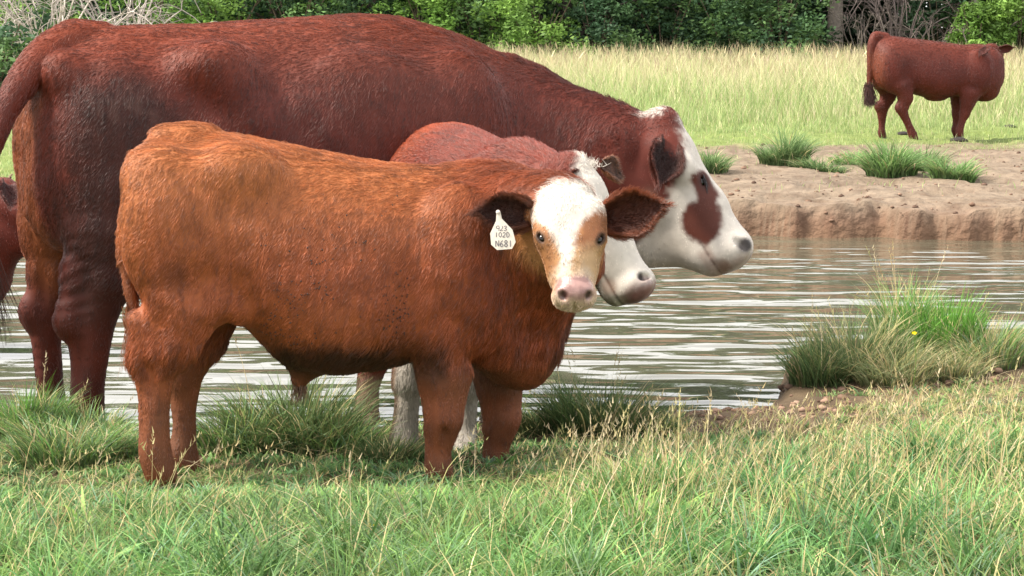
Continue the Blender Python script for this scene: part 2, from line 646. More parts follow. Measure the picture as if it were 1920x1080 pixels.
def hoof(A, p, fwd, size, mat):
    """cloven hoof under a pastern: two toes"""
    fwd = nrm([fwd[0], fwd[1], 0])
    sd = np.array([-fwd[1], fwd[0], 0])
    bag = Bag()
    for q in (-1, 1):
        V = []
        ring = [(-.8, -.42), (-.85, .42), (0, .5), (.9, .3), (1.25, -.05), (1.0, -.38), (0, -.5)]
        for z, sc, sh in ((0, 1.0, 0.12), (.45, .88, 0.0), (.95, .70, -.18)):
            for x, y in ring:
                V.append(np.asarray(p) + fwd * (x * sc + sh) * size + sd * (q * .52 + y * sc * (1 if q > 0 else -1)) * size * .92 + np.array([0, 0, z * size * 1.25]))
        n = len(ring)
        F = [[r * n + j, r * n + (j + 1) % n, (r + 1) * n + (j + 1) % n, (r + 1) * n + j] for r in range(2) for j in range(n)]
        F += [[2 * n, 2 * n + 1, 2 * n + 2, 2 * n + 3], [2 * n + 3, 2 * n + 4, 2 * n + 5, 2 * n + 6]]
        bag.add(V, F, (0.05, 0.04, 0.035))
    return bag.build("hoof", mat, A.root, smooth=False)

# ------------------------------------------------------------------ hair
def hair_obj(name, pts, tint, radius, mat, parent):
    """pts (n, k, 3); tint (n, 3); radius scalar or (n,)"""
    n, k, _ = pts.shape
    cu = bpy.data.hair_curves.new(name)
    cu.add_curves([k] * n)
    cu.attributes["position"].data.foreach_set("vector", pts.astype(np.float32).ravel())
    ra = cu.attributes.get("radius") or cu.attributes.new("radius", 'FLOAT', 'POINT')
    tap = np.linspace(1, 0.25, k)[None, :]
    rr = (np.broadcast_to(np.asarray(radius, float), (n,))[:, None] * tap).astype(np.float32)
    ra.data.foreach_set("value", rr.ravel())
    ta = cu.attributes.new("tint", 'FLOAT_COLOR', 'CURVE')
    c4 = np.ones((n, 4), np.float32)
    c4[:, :3] = tint
    ta.data.foreach_set("color", c4.ravel())
    cu.materials.append(mat)
    o = bpy.data.objects.new(name, cu)
    return link(o, parent)

def sample_surface(V, Q, n, weight=None):
    T = np.concatenate([Q[:, [0, 1, 2]], Q[:, [0, 2, 3]]])
    A = np.linalg.norm(np.cross(V[T[:, 1]] - V[T[:, 0]], V[T[:, 2]] - V[T[:, 0]]), axis=1)
    if weight is not None:
        A = A * weight[T].mean(1)
    c = np.cumsum(A)
    t = np.searchsorted(c, RNG.random(n) * c[-1])
    t = np.minimum(t, len(T) - 1)
    r1, r2 = np.sqrt(RNG.random(n)), RNG.random(n)
    B = np.stack([1 - r1, r1 * (1 - r2), r1 * r2], 1)
    return T[t], B

def grow_coat(name, parent, V, Q, N, C, n, length, flow, mat, radius=0.0009, lift=0.35, tuft=0.3, weight=None, k=4, shade=0.46, paint=None):
    """short coat lying along the flow; length, flow: functions of (P, N)"""
    T, B = sample_surface(V, Q, n, weight)
    P = (V[T] * B[:, :, None]).sum(1)
    Nn = (N[T] * B[:, :, None]).sum(1)
    Nn /= np.linalg.norm(Nn, axis=1)[:, None] + 1e-9
    c = (C[T] * B[:, :, None]).sum(1)
    if paint is not None:
        # a lock may be the colour of skin a few millimetres away: ragged patch edges
        c = paint(P + .006 * RNG.normal(size=P.shape) + .016 * (np.stack([vnoise(P, 70, s) for s in (41, 42, 43)], 1) - .5))
    D = flow(P, Nn)
    # locks of hair: noise drawn out along the way the hair lies
    tz_ = smooth01((Nn[:, 2] - .45) / .35)[:, None]
    PS = P * ((1 - tz_) * np.array([1.0, 1.0, .2]) + tz_ * np.array([.2, 1.0, 1.0])) + .012 * (vnoise(P, 14, 31) - .5)[:, None]
    j = np.stack([vnoise(PS, 55, s) + 0.6 * vnoise(PS, 120, s + 9) - 0.8 for s in (1, 2, 3)], 1)
    D = D + tuft * 1.6 * j + 0.13 * RNG.normal(size=(n, 3))
    D = D - (D * Nn).sum(1)[:, None] * Nn
    D /= np.linalg.norm(D, axis=1)[:, None] + 1e-9
    Ln = length(P, Nn) * (0.7 + 0.6 * RNG.random(n))
    lf = lift * (0.35 + 1.3 * vnoise(PS, 75, 5)) * (0.7 + 0.6 * RNG.random(n))
    t = np.linspace(0, 1, k)[None, :, None]
    up = (lf[:, None] * np.sin(np.linspace(0, 1, k) * 2.0)[None, :])[:, :, None]
    pts = P[:, None, :] - 0.0015 * Nn[:, None, :] + Ln[:, None, None] * (t * D[:, None, :] + up * Nn[:, None, :])
    br = 1 + shade * ((vnoise(PS, 70, 8) - 0.5) * 1.5 + (vnoise(PS, 170, 11) - .5) * 1.7 + (vnoise(P, 7, 12) - .5) * .8) + 0.14 * RNG.normal(size=n)
    return hair_obj(name, pts, np.clip(c * np.clip(br, 0.45, 1.7)[:, None], 0, 1), radius, mat, parent)
# ------------------------------------------------------------------ materials of the animals
M_HIDE = tint_mat("hide", rough=0.62, spec=0.25, noise=(38, 0.10))
M_HAIR = tint_mat("hair", rough=0.42, spec=0.5)
M_EYE = plain_mat("eye_dark", (0.006, 0.004, 0.003), 0.12, 0.35, 0.15)
M_MUZZLE = tint_mat("muzzle_skin", rough=0.34, spec=0.5, noise=(70, 0.12), bump=(240, 0.0012))
M_HOOF = tint_mat("hoof_horn", rough=0.55, spec=0.4, noise=(60, 0.3))

def soft(d, w):
    return 1 - smooth01(d / w * 0.5 + 0.5)
def slots(o, Q, mask, mat, at=.5):
    """gives the faces under a vertex mask a second material"""
    o.data.materials.append(mat)
    f = (mask[Q].mean(1) > at).astype(np.int32)
    if len(f) == len(o.data.polygons):
        o.data.polygons.foreach_set("material_index", f)
def blend(C, m, c):
    return C * (1 - m[:, None]) + np.asarray(c)[None, :] * m[:, None]

WHITE = lin(250, 240, 228) * 0.62
PINK = lin(200, 156, 148) * .62

def default_flow(A_heads=None):
    def flow(P, N):
        D = np.tile(np.array([-0.55, 0, -0.85]), (len(P), 1))
        top = smooth01((N[:, 2] - 0.35) / 0.5)[:, None]
        D = D * (1 - top) + np.array([-1.0, 0, -0.1]) * top
        low = smooth01((0.45 - P[:, 2]) / 0.2)[:, None]
        return D * (1 - low) + np.array([-0.15, 0, -1.0]) * low
    return flow

# ------------------------------------------------------------------ the calf in front
CALF = {}
def make_calf():
    A = Animal("calf", 640, 7.0, math.radians(10))
    p = A.pix
    h = 0.0058
    vol = Vol((-0.86, -0.62, -0.14), (0.92, 0.36, 1.16), h)
    st = A.stations([(236, 365, 470, .05), (252, 300, 520, .115), (285, 264, 560, .165), (345, 256, 585, .205), (430, 252, 598, .225), (485, 262, 642, .242), (540, 272, 684, .256),
                     (610, 286, 702, .268), (690, 302, 692, .268), (775, 311, 672, .255), (850, 314, 672, .235), (915, 314, 700, .205), (965, 318, 722, .17),
                     (1010, 330, 718, .135), (1040, 400, 675, .09), (1052, 470, 610, .05)])
    vol.trunk(st, 0.03, egg=0.17)
    # rump, thighs
    for v, dx in ((-.125, 0), (.125, 10)):
        vol.ell(p(318 + dx, 425, v * 1.15), (.155, .095, .24), k=.05)
        vol.ell(p(350 + dx, 520, v * 1.05), (.13, .085, .17), k=.06)
        vol.ell(p(290 + dx, 330, v * .75), (.10, .07, .09), k=.06)      # pin bone
        vol.ell(p(455 + dx, 318, v * 1.3), (.10, .05, .06), k=.10)     # hip bone
    vol.ell(p(345, 252, 0), (.09, .04, .03), k=.06)                      # tail head
    vol.cone(p(395, 560, -.17), p(455, 585, -.16), .05, .03, k=.06)         # flank fold
    # belly, sheath
    vol.cone(p(572, 684, 0), p(562, 712, 0), .045, .024, k=.05)
    # near and far hind legs
    J = [(345, 575, -.155), (318, 640, -.15), (291, 690, -.14), (290, 748, -.14), (290, 815, -.14), (292, 858, -.14), (303, 893, -.14)]
    vol.chain([p(*q) for q in J], [(.085, .115), (.066, .088), (.05, .066), (.038, .047), (.034, .041), (.039, .044), (.036, .042)], k=.03)
    vol.ell(p(262, 672, -.14), (.028, .026, .042), k=.035)
    vol.cone(p(258, 600, -.14), p(263, 672, -.14), .028, .022, k=.045)
    J2 = [(388, 570, .16), (372, 640, .155), (350, 690, .15), (345, 748, .15), (344, 812, .15), (343, 850, .15), (352, 880, .15)]
    vol.chain([p(*q) for q in J2], [(.085, .11), (.064, .084), (.05, .062), (.038, .045), (.034, .04), (.038, .043), (.035, .041)], k=.03)
    vol.ell(p(322, 676, .15), (.026, .026, .04), k=.035)
    # tendon hollows above the hocks, flat of the gaskin
    vol.ell(p(290, 632, -.245), (.022, .035, .075), k=.04, cut=True)
    vol.ell(p(276, 715, -.19), (.016, .02, .06), k=.03, cut=True)
    vol.ell(p(380, 545, -.30), (.05, .05, .06), k=.08, cut=True)
    # shoulders and front legs
    for v in (-.15, .15):
        vol.ell(p(858, 470, v * 1.22), (.14, .085, .22), k=.04)
        vol.ell(p(905, 560, v), (.12, .08, .12), k=.07)
        vol.ell(p(835, 610, v * .95), (.10, .07, .12), k=.05)
    K = [(820, 622, -.15), (832, 710, -.145), (831, 772, -.145), (829, 800, -.145), (822, 845, -.145), (822, 885, -.145), (832, 918, -.145)]
    vol.chain([p(*q) for q in K], [(.088, .106), (.068, .082), (.060, .065), (.054, .057), (.036, .041), (.041, .045), (.037, .043)], k=.03)
    K2 = [(930, 630, .15), (936, 715, .15), (941, 772, .15), (940, 797, .15), (931, 838, .15), (928, 872, .15), (938, 898, .15)]
    vol.chain([p(*q) for q in K2], [(.085, .09), (.068, .074), (.058, .063), (.052, .055), (.036, .041), (.04, .044), (.036, .042)], k=.03)
    for kx, ky, v in ((838, 782, -.145), (947, 782, .15)):
        vol.ell(p(kx, ky, v), (.048, .056, .05), k=.02)
        vol.ell(p(kx - 26, ky + 22, v), (.022, .03, .02), k=.02)
        vol.ell(p(kx - 4, ky + 52, v * 1.36), (.012, .016, .055), k=.02, cut=True)
    vol.ell(p(768, 560, -.33), (.03, .06, .16), k=.07, cut=True)      # hollow behind the shoulder
    # brisket and neck turned towards us
    vol.ell(p(965, 650, -.01), (.12, .10, .11), k=.06)
    poll, muz = at_depth(1066, 341, 6.74), at_depth(1079, 560, 6.55)
    H = Head(A, poll, muz, np.array([0.02, -1.0, 0.3]))
    nb = H.at(.20, 0, -.36)
    vol.cone(p(905, 425, -.02), nb + np.array([-.03, .06, .0]), (.14, .165), (.11, .14), k=.07)
    vol.cone(p(940, 520, -.03), H.at(.32, 0, -.50), (.13, .17), (.085, .12), k=.08)
    vol.cone(p(880, 362, 0), H.at(.06, 0, -.29), (.07, .05), (.08, .07), k=.08)
    vol.cone(p(1000, 600, -.03), H.at(.45, .0, -.62), (.09, .09), (.05, .07), k=.08)
    build_head(vol, H, 1.36, 1.10, poll_up=-.02, muzzle=.76, orbit=.42)
    eyes = []
    for px_, py_ in ((1014, 446), (1126, 449)):
        e, o = camera_hit(A, vol, px_, py_)
        o = nrm(o + .8 * H.n)
        eyes.append(eye_in(A, vol, H, e, o, .0182, H.a * .75 + H.s * (.5 if px_ > 1070 else -.5) * -1))
    nost = []
    for px_, sg in ((1056, -1), (1105, 1)):
        e, o = camera_hit(A, vol, px_, 553)
        nost.append((e, o))
        nostril_in(vol, e, o, np.array([nrm(H.a * .8 - H.s * sg * .6), nrm(H.s * .8 + H.a * sg * .6), H.n]), (.021, .013, .028))
    # tail down the back of the thigh
    T = [(352, 256, 0), (310, 268, -.01), (270, 312, -.03), (243, 390, -.045), (232, 470, -.05), (244, 542, -.05), (259, 594, -.05)]
    vol.chain([p(*q) for q in T], [.03, .033, .028, .024, .021, .018, .015], k=.014)
    V, Q = vol.surface()
    V = relax(V, Q, 1, 0.35)
    N = vert_normals(V, Q)
    hq = H.to(V)
    onhead = soft(np.abs(hq[:, 0] - .5) - .62, .1) * soft(np.abs(hq[:, 1]) - .42, .1) * soft(np.abs(hq[:, 2] + .2) - .36, .1)
    amp = (1 - onhead)
    V = V + N * (amp * (0.016 * (vnoise(V, 6, 4) - .5) + .005 * (vnoise(V, 21, 6) - .5)))[:, None]
    # folds on the thigh and gaskin
    z, u = V[:, 2], V[:, 0]
    N = vert_normals(V, Q)
    # ---- colour
    def paint(P):
        C = np.tile(lin(196, 122, 82), (len(P), 1))
        n1, n2 = vnoise(P, 4, 1), vnoise(P, 14, 2)
        C = blend(C, smooth01((n1 - .35) / .4) * .5, lin(180, 104, 70))
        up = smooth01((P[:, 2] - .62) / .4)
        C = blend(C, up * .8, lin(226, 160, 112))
        fr = smooth01((P[:, 0] - .15) / .35)
        C = blend(C, fr * .75, lin(166, 86, 54))
        C = blend(C, soft(np.abs(P[:, 0] + .72) - .03, .1) * smooth01((P[:, 2] - .4) / .2) * .5, lin(226, 172, 126))
        d = np.sqrt(((P - p(335, 505, -.2)) ** 2).sum(1)) - .05 - .06 * (n2 - .5)
        C = blend(C, soft(d, .05) * .6, lin(96, 52, 36))           # dried mud above the stifle
        d = np.sqrt(((P - p(345, 700, -.2)) ** 2).sum(1)) - .05 - .05 * (n2 - .5)
        C = blend(C, soft(d, .05) * .4, lin(110, 60, 40))
        # belly shade painted into the coat colour, with a ragged edge
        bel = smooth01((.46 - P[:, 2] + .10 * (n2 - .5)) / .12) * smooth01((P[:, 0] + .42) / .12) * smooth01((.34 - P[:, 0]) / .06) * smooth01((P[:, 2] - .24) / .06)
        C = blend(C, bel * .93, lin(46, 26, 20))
        C = blend(C, smooth01((P[:, 0] - .38) / .08) * smooth01((.62 - P[:, 2] + .12 * (n2 - .5)) / .12) * smooth01((P[:, 2] - .24) / .06) * smooth01((P[:, 1] + .13) / .05) * .7, lin(78, 40, 28))   # shade under the neck, painted on the brisket
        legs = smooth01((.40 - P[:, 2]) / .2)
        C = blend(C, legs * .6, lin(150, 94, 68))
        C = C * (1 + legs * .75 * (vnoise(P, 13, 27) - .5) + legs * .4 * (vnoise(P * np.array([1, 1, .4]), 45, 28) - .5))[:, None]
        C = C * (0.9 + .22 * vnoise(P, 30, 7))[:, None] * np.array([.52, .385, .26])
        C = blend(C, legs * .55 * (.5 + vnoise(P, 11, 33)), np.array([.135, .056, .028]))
        # head
        q = H.to(P)
        a, s, n = q[:, 0], q[:, 1], q[:, 2]
        jit = .06 * (vnoise(P, 38, 3) - .5) + .05 * (vnoise(P, 90, 5) - .5)
        hm = soft(np.abs(a - .52) - .56, .05) * soft(np.abs(s) - .48, .1) * soft(np.abs(n + .2) - .3, .08)
        tan = lin(208, 142, 84) * .6
        C = blend(C, hm * soft(.12 - a, .12) * .85, tan)
        C = blend(C, hm * soft(.5 - a, .25) * .6, lin(226, 182, 128) * .6)
        def patch(poly, c, w=.03, lim=-.34, amt=1.0):
            nonlocal C
            d = poly_sd(s, a, poly) + jit
            C = blend(C, soft(d, w) * smooth01((n - lim) / .05) * amt * soft(np.abs(a - .5) - .6, .04), c)
        patch([(-.27, .03), (-.15, -.04), (0, -.07), (.15, -.04), (.27, .03), (.285, .22), (.26, .30), (.12, .36), (.05, .44), (.02, .56), (-.01, .70), (-.03, .86), (-.16, .86), (-.13, .72), (-.105, .62), (-.12, .56), (-.15, .47), (-.22, .36), (-.29, .26)], WHITE, .03)
        patch([(.26, .24), (.13, .29), (.075, .36), (.055, .44), (.03, .52), (.08, .58), (.17, .56), (.24, .50), (.31, .40), (.31, .28)], lin(172, 112, 72) * .5, .045, -.3)
        patch([(.03, .60), (.10, .56), (.22, .54), (.24, .72), (.16, .80), (.03, .82), (.0, .72)], lin(228, 190, 146) * .6, .07, -.3, .8)
        patch([(-.32, .34), (-.24, .38), (-.16, .48), (-.12, .60), (-.12, .70), (-.19, .74), (-.32, .64)], lin(196, 134, 86) * .52, .05, -.34, .9)
        patch([(-.20, .75), (-.11, .72), (.12, .74), (.2, .78), (.23, .98), (.1, 1.1), (-.1, 1.1), (-.23, .98)], lin(238, 212, 186) * .6, .06, -.5, .8)
        patch([(-.185, .78), (-.145, .77), (-.14, .90), (-.185, .90)], lin(206, 150, 104) * .6, .02, -.4, .8)
        # muzzle skin
        d = poly_sd(s, a, [(-.145, .85), (-.11, .795), (.11, .795), (.15, .85), (.15, .93), (.10, .985), (-.09, .985), (-.145, .93)]) + jit * .25
        mz = soft(d, .03) * smooth01((n + .24) / .04)
        C = blend(C, mz, PINK * (.9 + .2 * n2.mean()))
        for q_ in (-1, 1):
            dt = np.abs(s - q_ * (.21 - (a - .4) * .35)) - .006
            C = blend(C, soft(dt, .02) * soft(np.abs(a - .44) - .06, .03) * (n > -.25) * .5, lin(120, 70, 46))
        C = blend(C, near_mask(P, eyes, 1.1, .5) * .9, lin(34, 22, 18) * .7)
        for pn, on_ in nost:
            C = blend(C, nostril_mask(P, pn, on_, .0135) * .95, lin(30, 18, 18))
        C = blend(C, hm * soft(np.abs(n + .262) - .008, .012) * smooth01((a - .78) / .05) * .7, lin(60, 40, 36))
        C = blend(C, mz * smooth01((vnoise(P, 60, 22) - .45) / .2) * .45, lin(120, 76, 72) * .6)
        return C, mz
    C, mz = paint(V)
    # hair spares the muzzle
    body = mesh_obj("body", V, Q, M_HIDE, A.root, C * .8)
    flow0 = default_flow()
    def flow(P, Nn):
        D = flow0(P, Nn)
        q = H.to(P)
        onh = soft(np.abs(q[:, 0] - .5) - .55, .1) * soft(np.abs(q[:, 1]) - .45, .08) * soft(np.abs(q[:, 2] + .18) - .26, .08)
        fd = q[:, 0:1] * 0 + H.a[None, :] * (0.75) + H.s[None, :] * np.sign(q[:, 1:2]) * np.minimum(np.abs(q[:, 1:2]) * 2.5, .8)
        topk = soft(q[:, 0] - .06, .08)[:, None]
        fd = fd * (1 - topk) + (H.s[None, :] * q[:, 1:2] * 3 - H.a[None, :] * .6 + H.n[None, :] * .5) * topk
        neck = (smooth01((P[:, 0] - .30) / .2) * (1 - onh))[:, None]
        D = D * (1 - neck * .7) + np.array([-.15, 0.0, -1.0]) * neck * .7
        return D * (1 - onh[:, None]) + fd * onh[:, None]
    def length(P, Nn):
        q = H.to(P)
        onh = soft(np.abs(q[:, 0] - .5) - .55, .1) * soft(np.abs(q[:, 1]) - .45, .08) * soft(np.abs(q[:, 2] + .18) - .26, .08)
        L = 0.019 + .010 * smooth01((P[:, 0] - .25) / .25) + .006 * smooth01((Nn[:, 2] - .6) / .3)
        L = L + .008 * soft(P[:, 2] - .44, .06) * (P[:, 2] > .3)
        L = np.where(P[:, 2] < .32, .011, L)
        face = .0095 + .010 * soft(q[:, 0] - .12, .15)
        return L * (1 - onh) + face * onh
    w = 1 - mz * .98
    q = H.to(V)
    w = w * (1 - near_mask(V, eyes, 1.0, .3))
    slots(body, Q, mz, M_MUZZLE)
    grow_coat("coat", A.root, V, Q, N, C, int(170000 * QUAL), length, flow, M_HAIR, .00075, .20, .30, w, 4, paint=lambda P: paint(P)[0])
    # ears, hollow towards us
    def ear(q_, base_px, tip_px, Yb, Yt, width, cup, droop, inner, outer, fold, face):
        b, t = A.loc(at_depth(*base_px, Yb)), A.loc(at_depth(*tip_px, Yt))
        EV, EF, inn, tt = ear_mesh(b, t, width, A.dirl(face), cup, droop, fold)
        EN = vert_normals(EV, EF)
        rim = np.maximum(smooth01((np.abs(tt[:, 1]) - .55) / .4), smooth01((tt[:, 0] - .8) / .2))
        c = np.where(inn[:, None] > 0, inner * (1 - .8 * rim[:, None]) + outer * .8 * rim[:, None], outer)
        o = mesh_obj("ear", EV, EF, M_HIDE, A.root, c)
        e = nrm(t - b)
        g = np.cross(e, nrm(A.dirl(face)))
        def efl(P, Nn):
            rel = (P - b) @ g
            return np.tile(e, (len(P), 1)) * .8 + np.outer(np.sign(rel), g) * np.minimum(np.abs(rel) / width * 2.4, 1.0)[:, None]
        rw = np.where(inn > 0, .5 + rim * 2.2, 1.2)
        grow_coat("ear_hair", o, EV, EF, EN, np.clip(c, 0, 1), int(6500 * QUAL), lambda P, Nn: .020 + 0 * P[:, 0], efl, M_HAIR, .0007, .5, .4, rw, 4)
    brown = lin(150, 78, 44)
    ear(-1, (1000, 402), (884, 386), 6.80, 6.74, .125, .85, .10, lin(70, 40, 32) * .7, lin(120, 66, 42) * .7, -.2, (0.05, -1, -.12))
    ear(1, (1128, 415), (1256, 380), 6.80, 6.74, .155, .8, .02, lin(84, 42, 28) * .7, brown * .62, .1, (-.1, -1, .05))
    # hooves
    for q_ in ((303, 893, -.14), (352, 880, .15), (832, 918, -.145), (938, 898, .15)):
        c = p(*q_) + np.array([.0, 0, -.055])
        hoof(A, c, (1, 0), .040, M_HOOF)
    # long hair at the tail's end
    tp = p(246, 590, -.05)
    n = 700
    st_ = tp + RNG.normal(size=(n, 3)) * np.array([.010, .010, .02])
    t = np.linspace(0, 1, 6)[None, :, None]
    dr = np.stack([.05 + .03 * RNG.normal(size=n), .02 * RNG.normal(size=n), -.13 - .04 * RNG.random(n)], 1)
    pts = st_[:, None, :] + t * dr[:, None, :] + (t ** 2) * (RNG.normal(size=(n, 1, 3)) * .012)
    hair_obj("tail_switch", pts, lin(170, 104, 66) * .5 * (0.7 + .6 * RNG.random((n, 1))), .0012, M_HAIR, A.root)
    n = 160
    t = np.linspace(0, 1, 5)[None, :, None]
    b = p(562, 716, 0) + RNG.normal(size=(n, 3)) * .010
    d = np.array([-.004, 0, -.055]) + RNG.normal(size=(n, 3)) * .010
    hair_obj("sheath_hair", b[:, None, :] + t * d[:, None, :], lin(150, 110, 84) * .5 * (.6 + .7 * RNG.random((n, 1))), .0010, M_HAIR, A.root)
    # burrs and flies stuck along the flank, too small to pick apart
    bag = Bag()
    cand = sample_surface(V, Q, 60000)
    P = (V[cand[0]] * cand[1][:, :, None]).sum(1)
    Nn = N[cand[0]].mean(1)
    lo, hi = p(490, 650, -.25), p(765, 365, -.25)
    m = (P[:, 1] < -.12) & (P[:, 0] > lo[0]) & (P[:, 0] < hi[0]) & (P[:, 2] > lo[2]) & (P[:, 2] < hi[2]) & (RNG.random(len(P)) < .02 + .30 * smooth01((vnoise(P, 9, 12) - .5) / .2) * smooth01((.78 - P[:, 2]) / .25))
    for pp, nn in list(zip(P[m], Nn[m]))[:330]:
        r = RNG.uniform(.0012, .0032)
        e1 = nrm(np.cross(nn, RNG.normal(size=3))); e2 = np.cross(nn, e1)
        c0 = pp + nn * .009
        V8 = [c0 + r * (1.5 * sx * e1), c0 - r * 1.5 * e1] if False else [c0 + 1.5 * r * e1, c0 + r * e2, c0 - 1.5 * r * e1, c0 - r * e2, c0 + r * nn * .9, c0 - r * nn * .9]
        bag.add(V8, [[0, 1, 4], [1, 2, 4], [2, 3, 4], [3, 0, 4], [1, 0, 5], [2, 1, 5], [3, 2, 5], [0, 3, 5]], lin(46, 30, 26))
    if bag.n:
        o = bag.build("fly_speckle", M_HOOF, A.root)
        o["kind"] = "stuff"
    tag(A.root, "orange-brown calf with white forehead facing the camera, standing in front", "calf")
    CALF.update(A=A, H=H)
make_calf()
# ------------------------------------------------------------------ ground, pond
WATER_Z = -0.10
SHORE = np.array([(-9, 8.5), (-4, 8.35), (-2.4, 8.3), (-1.75, 8.05), (-1.4, 7.86), (-1.0, 7.95), (-.5, 8.1), (.1, 8.25), (.53, 8.36), (.85, 8.46), (1.05, 8.62), (1.15, 9.1), (1.3, 9.75), (1.6, 10.15), (2.1, 10.35), (2.8, 10.3), (3.6, 10.0), (5.0, 9.6), (9, 9.6)])
_S = catmull(SHORE, 400)
def shore_y(x):
    return np.interp(x, _S[:, 0], _S[:, 1])
def far_edge(x):
    return 15.55 + .16 * np.sin(x * 1.15 + .8) + .12 * np.abs(np.sin(x * 1.6 + 2)) + .05 * np.sin(x * 7.3) - .05 * np.abs(x - 1.5) * (x > 1.5) * .6
def ground_z(x, y):
    x, y = np.asarray(x, float), np.asarray(y, float)
    s = shore_y(x) - y
    rough = (noise2(x, y, 5.0, 1) - .5) * .03 + (noise2(x, y, 17.0, 2) - .5) * .016
    near = WATER_Z + .035 * smooth01(s / .22) + .02 * np.clip(s, 0, 12) + .03 * smooth01((s - 1.5) / 1.2)
    near = near + .10 * np.exp(-((x - 1.75) / .75) ** 2 - ((y - 9.35) / .55) ** 2) + .05 * np.exp(-((x - 2.6) / .7) ** 2 - ((y - 9.2) / .5) ** 2)
    bed = WATER_Z - .12 * smooth01(-s / .5) - .25 * smooth01(-s / 2.0)
    z = np.where(s > 0, near, bed) + rough * np.where(s > -.1, 1, .4)
    e = far_edge(x) + .34 * (noise2(x, y * .3, 2.2, 4) - .5) + .20 * (noise2(x, y * .5, 6, 6) - .5) + .05 * (noise2(x, y, 19, 8) - .5)
    f = y - e
    top = .155 + .006 * np.clip(f, 0, 8) + .05 * (noise2(x, y, .9, 7) - .5) + .035 * (noise2(x, y, 4.5, 17) - .5) + rough * .9 - .025 * smooth01((noise2(x, y, 7, 18) - .62) / .1)
    slump = .11 * smooth01((noise2(x, x * 0, 1.3, 63) - .42) / .3) * np.exp(-np.maximum(f, 0) / .5)
    top = top - slump - .03 * smooth01((noise2(x, y, 2.6, 64) - .55) / .15)
    lip = smooth01((f + .08) / (.10 + .30 * smooth01((noise2(x, x * 0, 1.7, 61) - .45) / .25)))
    crumb = .05 * (noise2(x, y, 14, 3) - .5) * np.clip(lip * (1 - lip) * 4, 0, 1)
    z = z * (1 - lip) + top * lip + crumb
    fieldup = np.clip((y - 24) / 60, 0, 1.5) * .35
    return z + fieldup

def axis(core0, core1, step, far0, far1, grow=1.16):
    a = list(np.arange(core0, core1 + step * .5, step))
    d, v = step, a[-1]
    while v < far1:
        d *= grow; v += d; a.append(v)
    d, v, b = step, a[0], []
    while v > far0:
        d *= grow; v -= d; b.append(v)
    return np.array(b[::-1] + a)
def turf_line(x):
    """where the bare far bank gives way to turf: at the water's edge on the left, well back on the right"""
    return 16.2 + 5.4 * smooth01((np.asarray(x, float) + 2.2) / 2.6)
def build_ground():
    ax = axis(-4.6, 5.4, .04, -420, 420)
    ay = np.concatenate([axis(4.6, 10.8, .04, -60, 10.8)[:-1], np.arange(10.8, 15.1, .16)[:-1], np.arange(15.1, 16.1, .02)[:-1], axis(16.1, 27.0, .09, 16.1, 520)])
    X, Y = np.meshgrid(ax, ay, indexing='ij')
    Z = ground_z(X, Y)
    nx, ny = X.shape
    V = np.stack([X, Y, Z], -1).reshape(-1, 3)
    I = np.arange(nx * ny).reshape(nx, ny)
    F = np.stack([I[:-1, :-1], I[1:, :-1], I[1:, 1:], I[:-1, 1:]], -1).reshape(-1, 4)
    x, y, z = V[:, 0], V[:, 1], V[:, 2]
    n1, n2, n3 = noise2(x, y, .9, 11), noise2(x, y, 4.2, 12), noise2(x, y, 19, 13)
    soil = lin(118, 96, 80)
    C = np.tile(soil, (len(V), 1))
    C = blend(C, smooth01((n2 - .3) / .5) * .6, lin(96, 76, 64))
    # near bank: dark soil and thatch under the grass
    nearm = (y < 12).astype(float)
    C = blend(C, nearm, lin(92, 78, 60))
    C = blend(C, nearm * smooth01((n2 - .45) / .3) * .6, lin(72, 60, 48))
    C = blend(C, nearm * smooth01((7.3 - y) / .8) * .75, lin(92, 98, 56))
    wet = nearm * soft(np.abs(z - WATER_Z) - .03, .04)
    C = blend(C, wet * .7, lin(62, 50, 42))
    # far bank: pale trampled sand, red clay scarp, then turf
    farm = smooth01((y - 15.2) / .2)
    C = blend(C, farm * (y > 15), lin(119, 105, 90))
    C = blend(C, farm * smooth01((n2 - .45) / .35) * .6, lin(101, 87, 73))
    C = blend(C, farm * smooth01((n3 - .55) / .3) * .5, lin(88, 71, 59))
    sc = farm * 0 + (y > 14.8) * soft(z - .07, .10) * smooth01((16.2 - y) / .3)
    streak = noise2(x, y * .15, 9, 21)
    C = blend(C, sc * .9, lin(112, 86, 70))
    C = blend(C, sc * smooth01((streak - .45) / .2) * .7, lin(80, 56, 46))
    C = blend(C, sc * soft(z + .02, .08) * .6, lin(108, 86, 68))
    turf = smooth01((y - turf_line(x) - 2.2 * (n1 - .5) - 1.2 * (n2 - .5)) / 1.6)
    C = blend(C, turf, lin(104, 116, 64))
    o = mesh_obj("ground", V, F, None, None, C)
    m = tint_mat("soil", rough=.95, spec=.15, noise=(7, .25), bump=(16, .035))
    o.data.materials.append(m)
    tag(o, kind="structure")
    return o
build_ground()

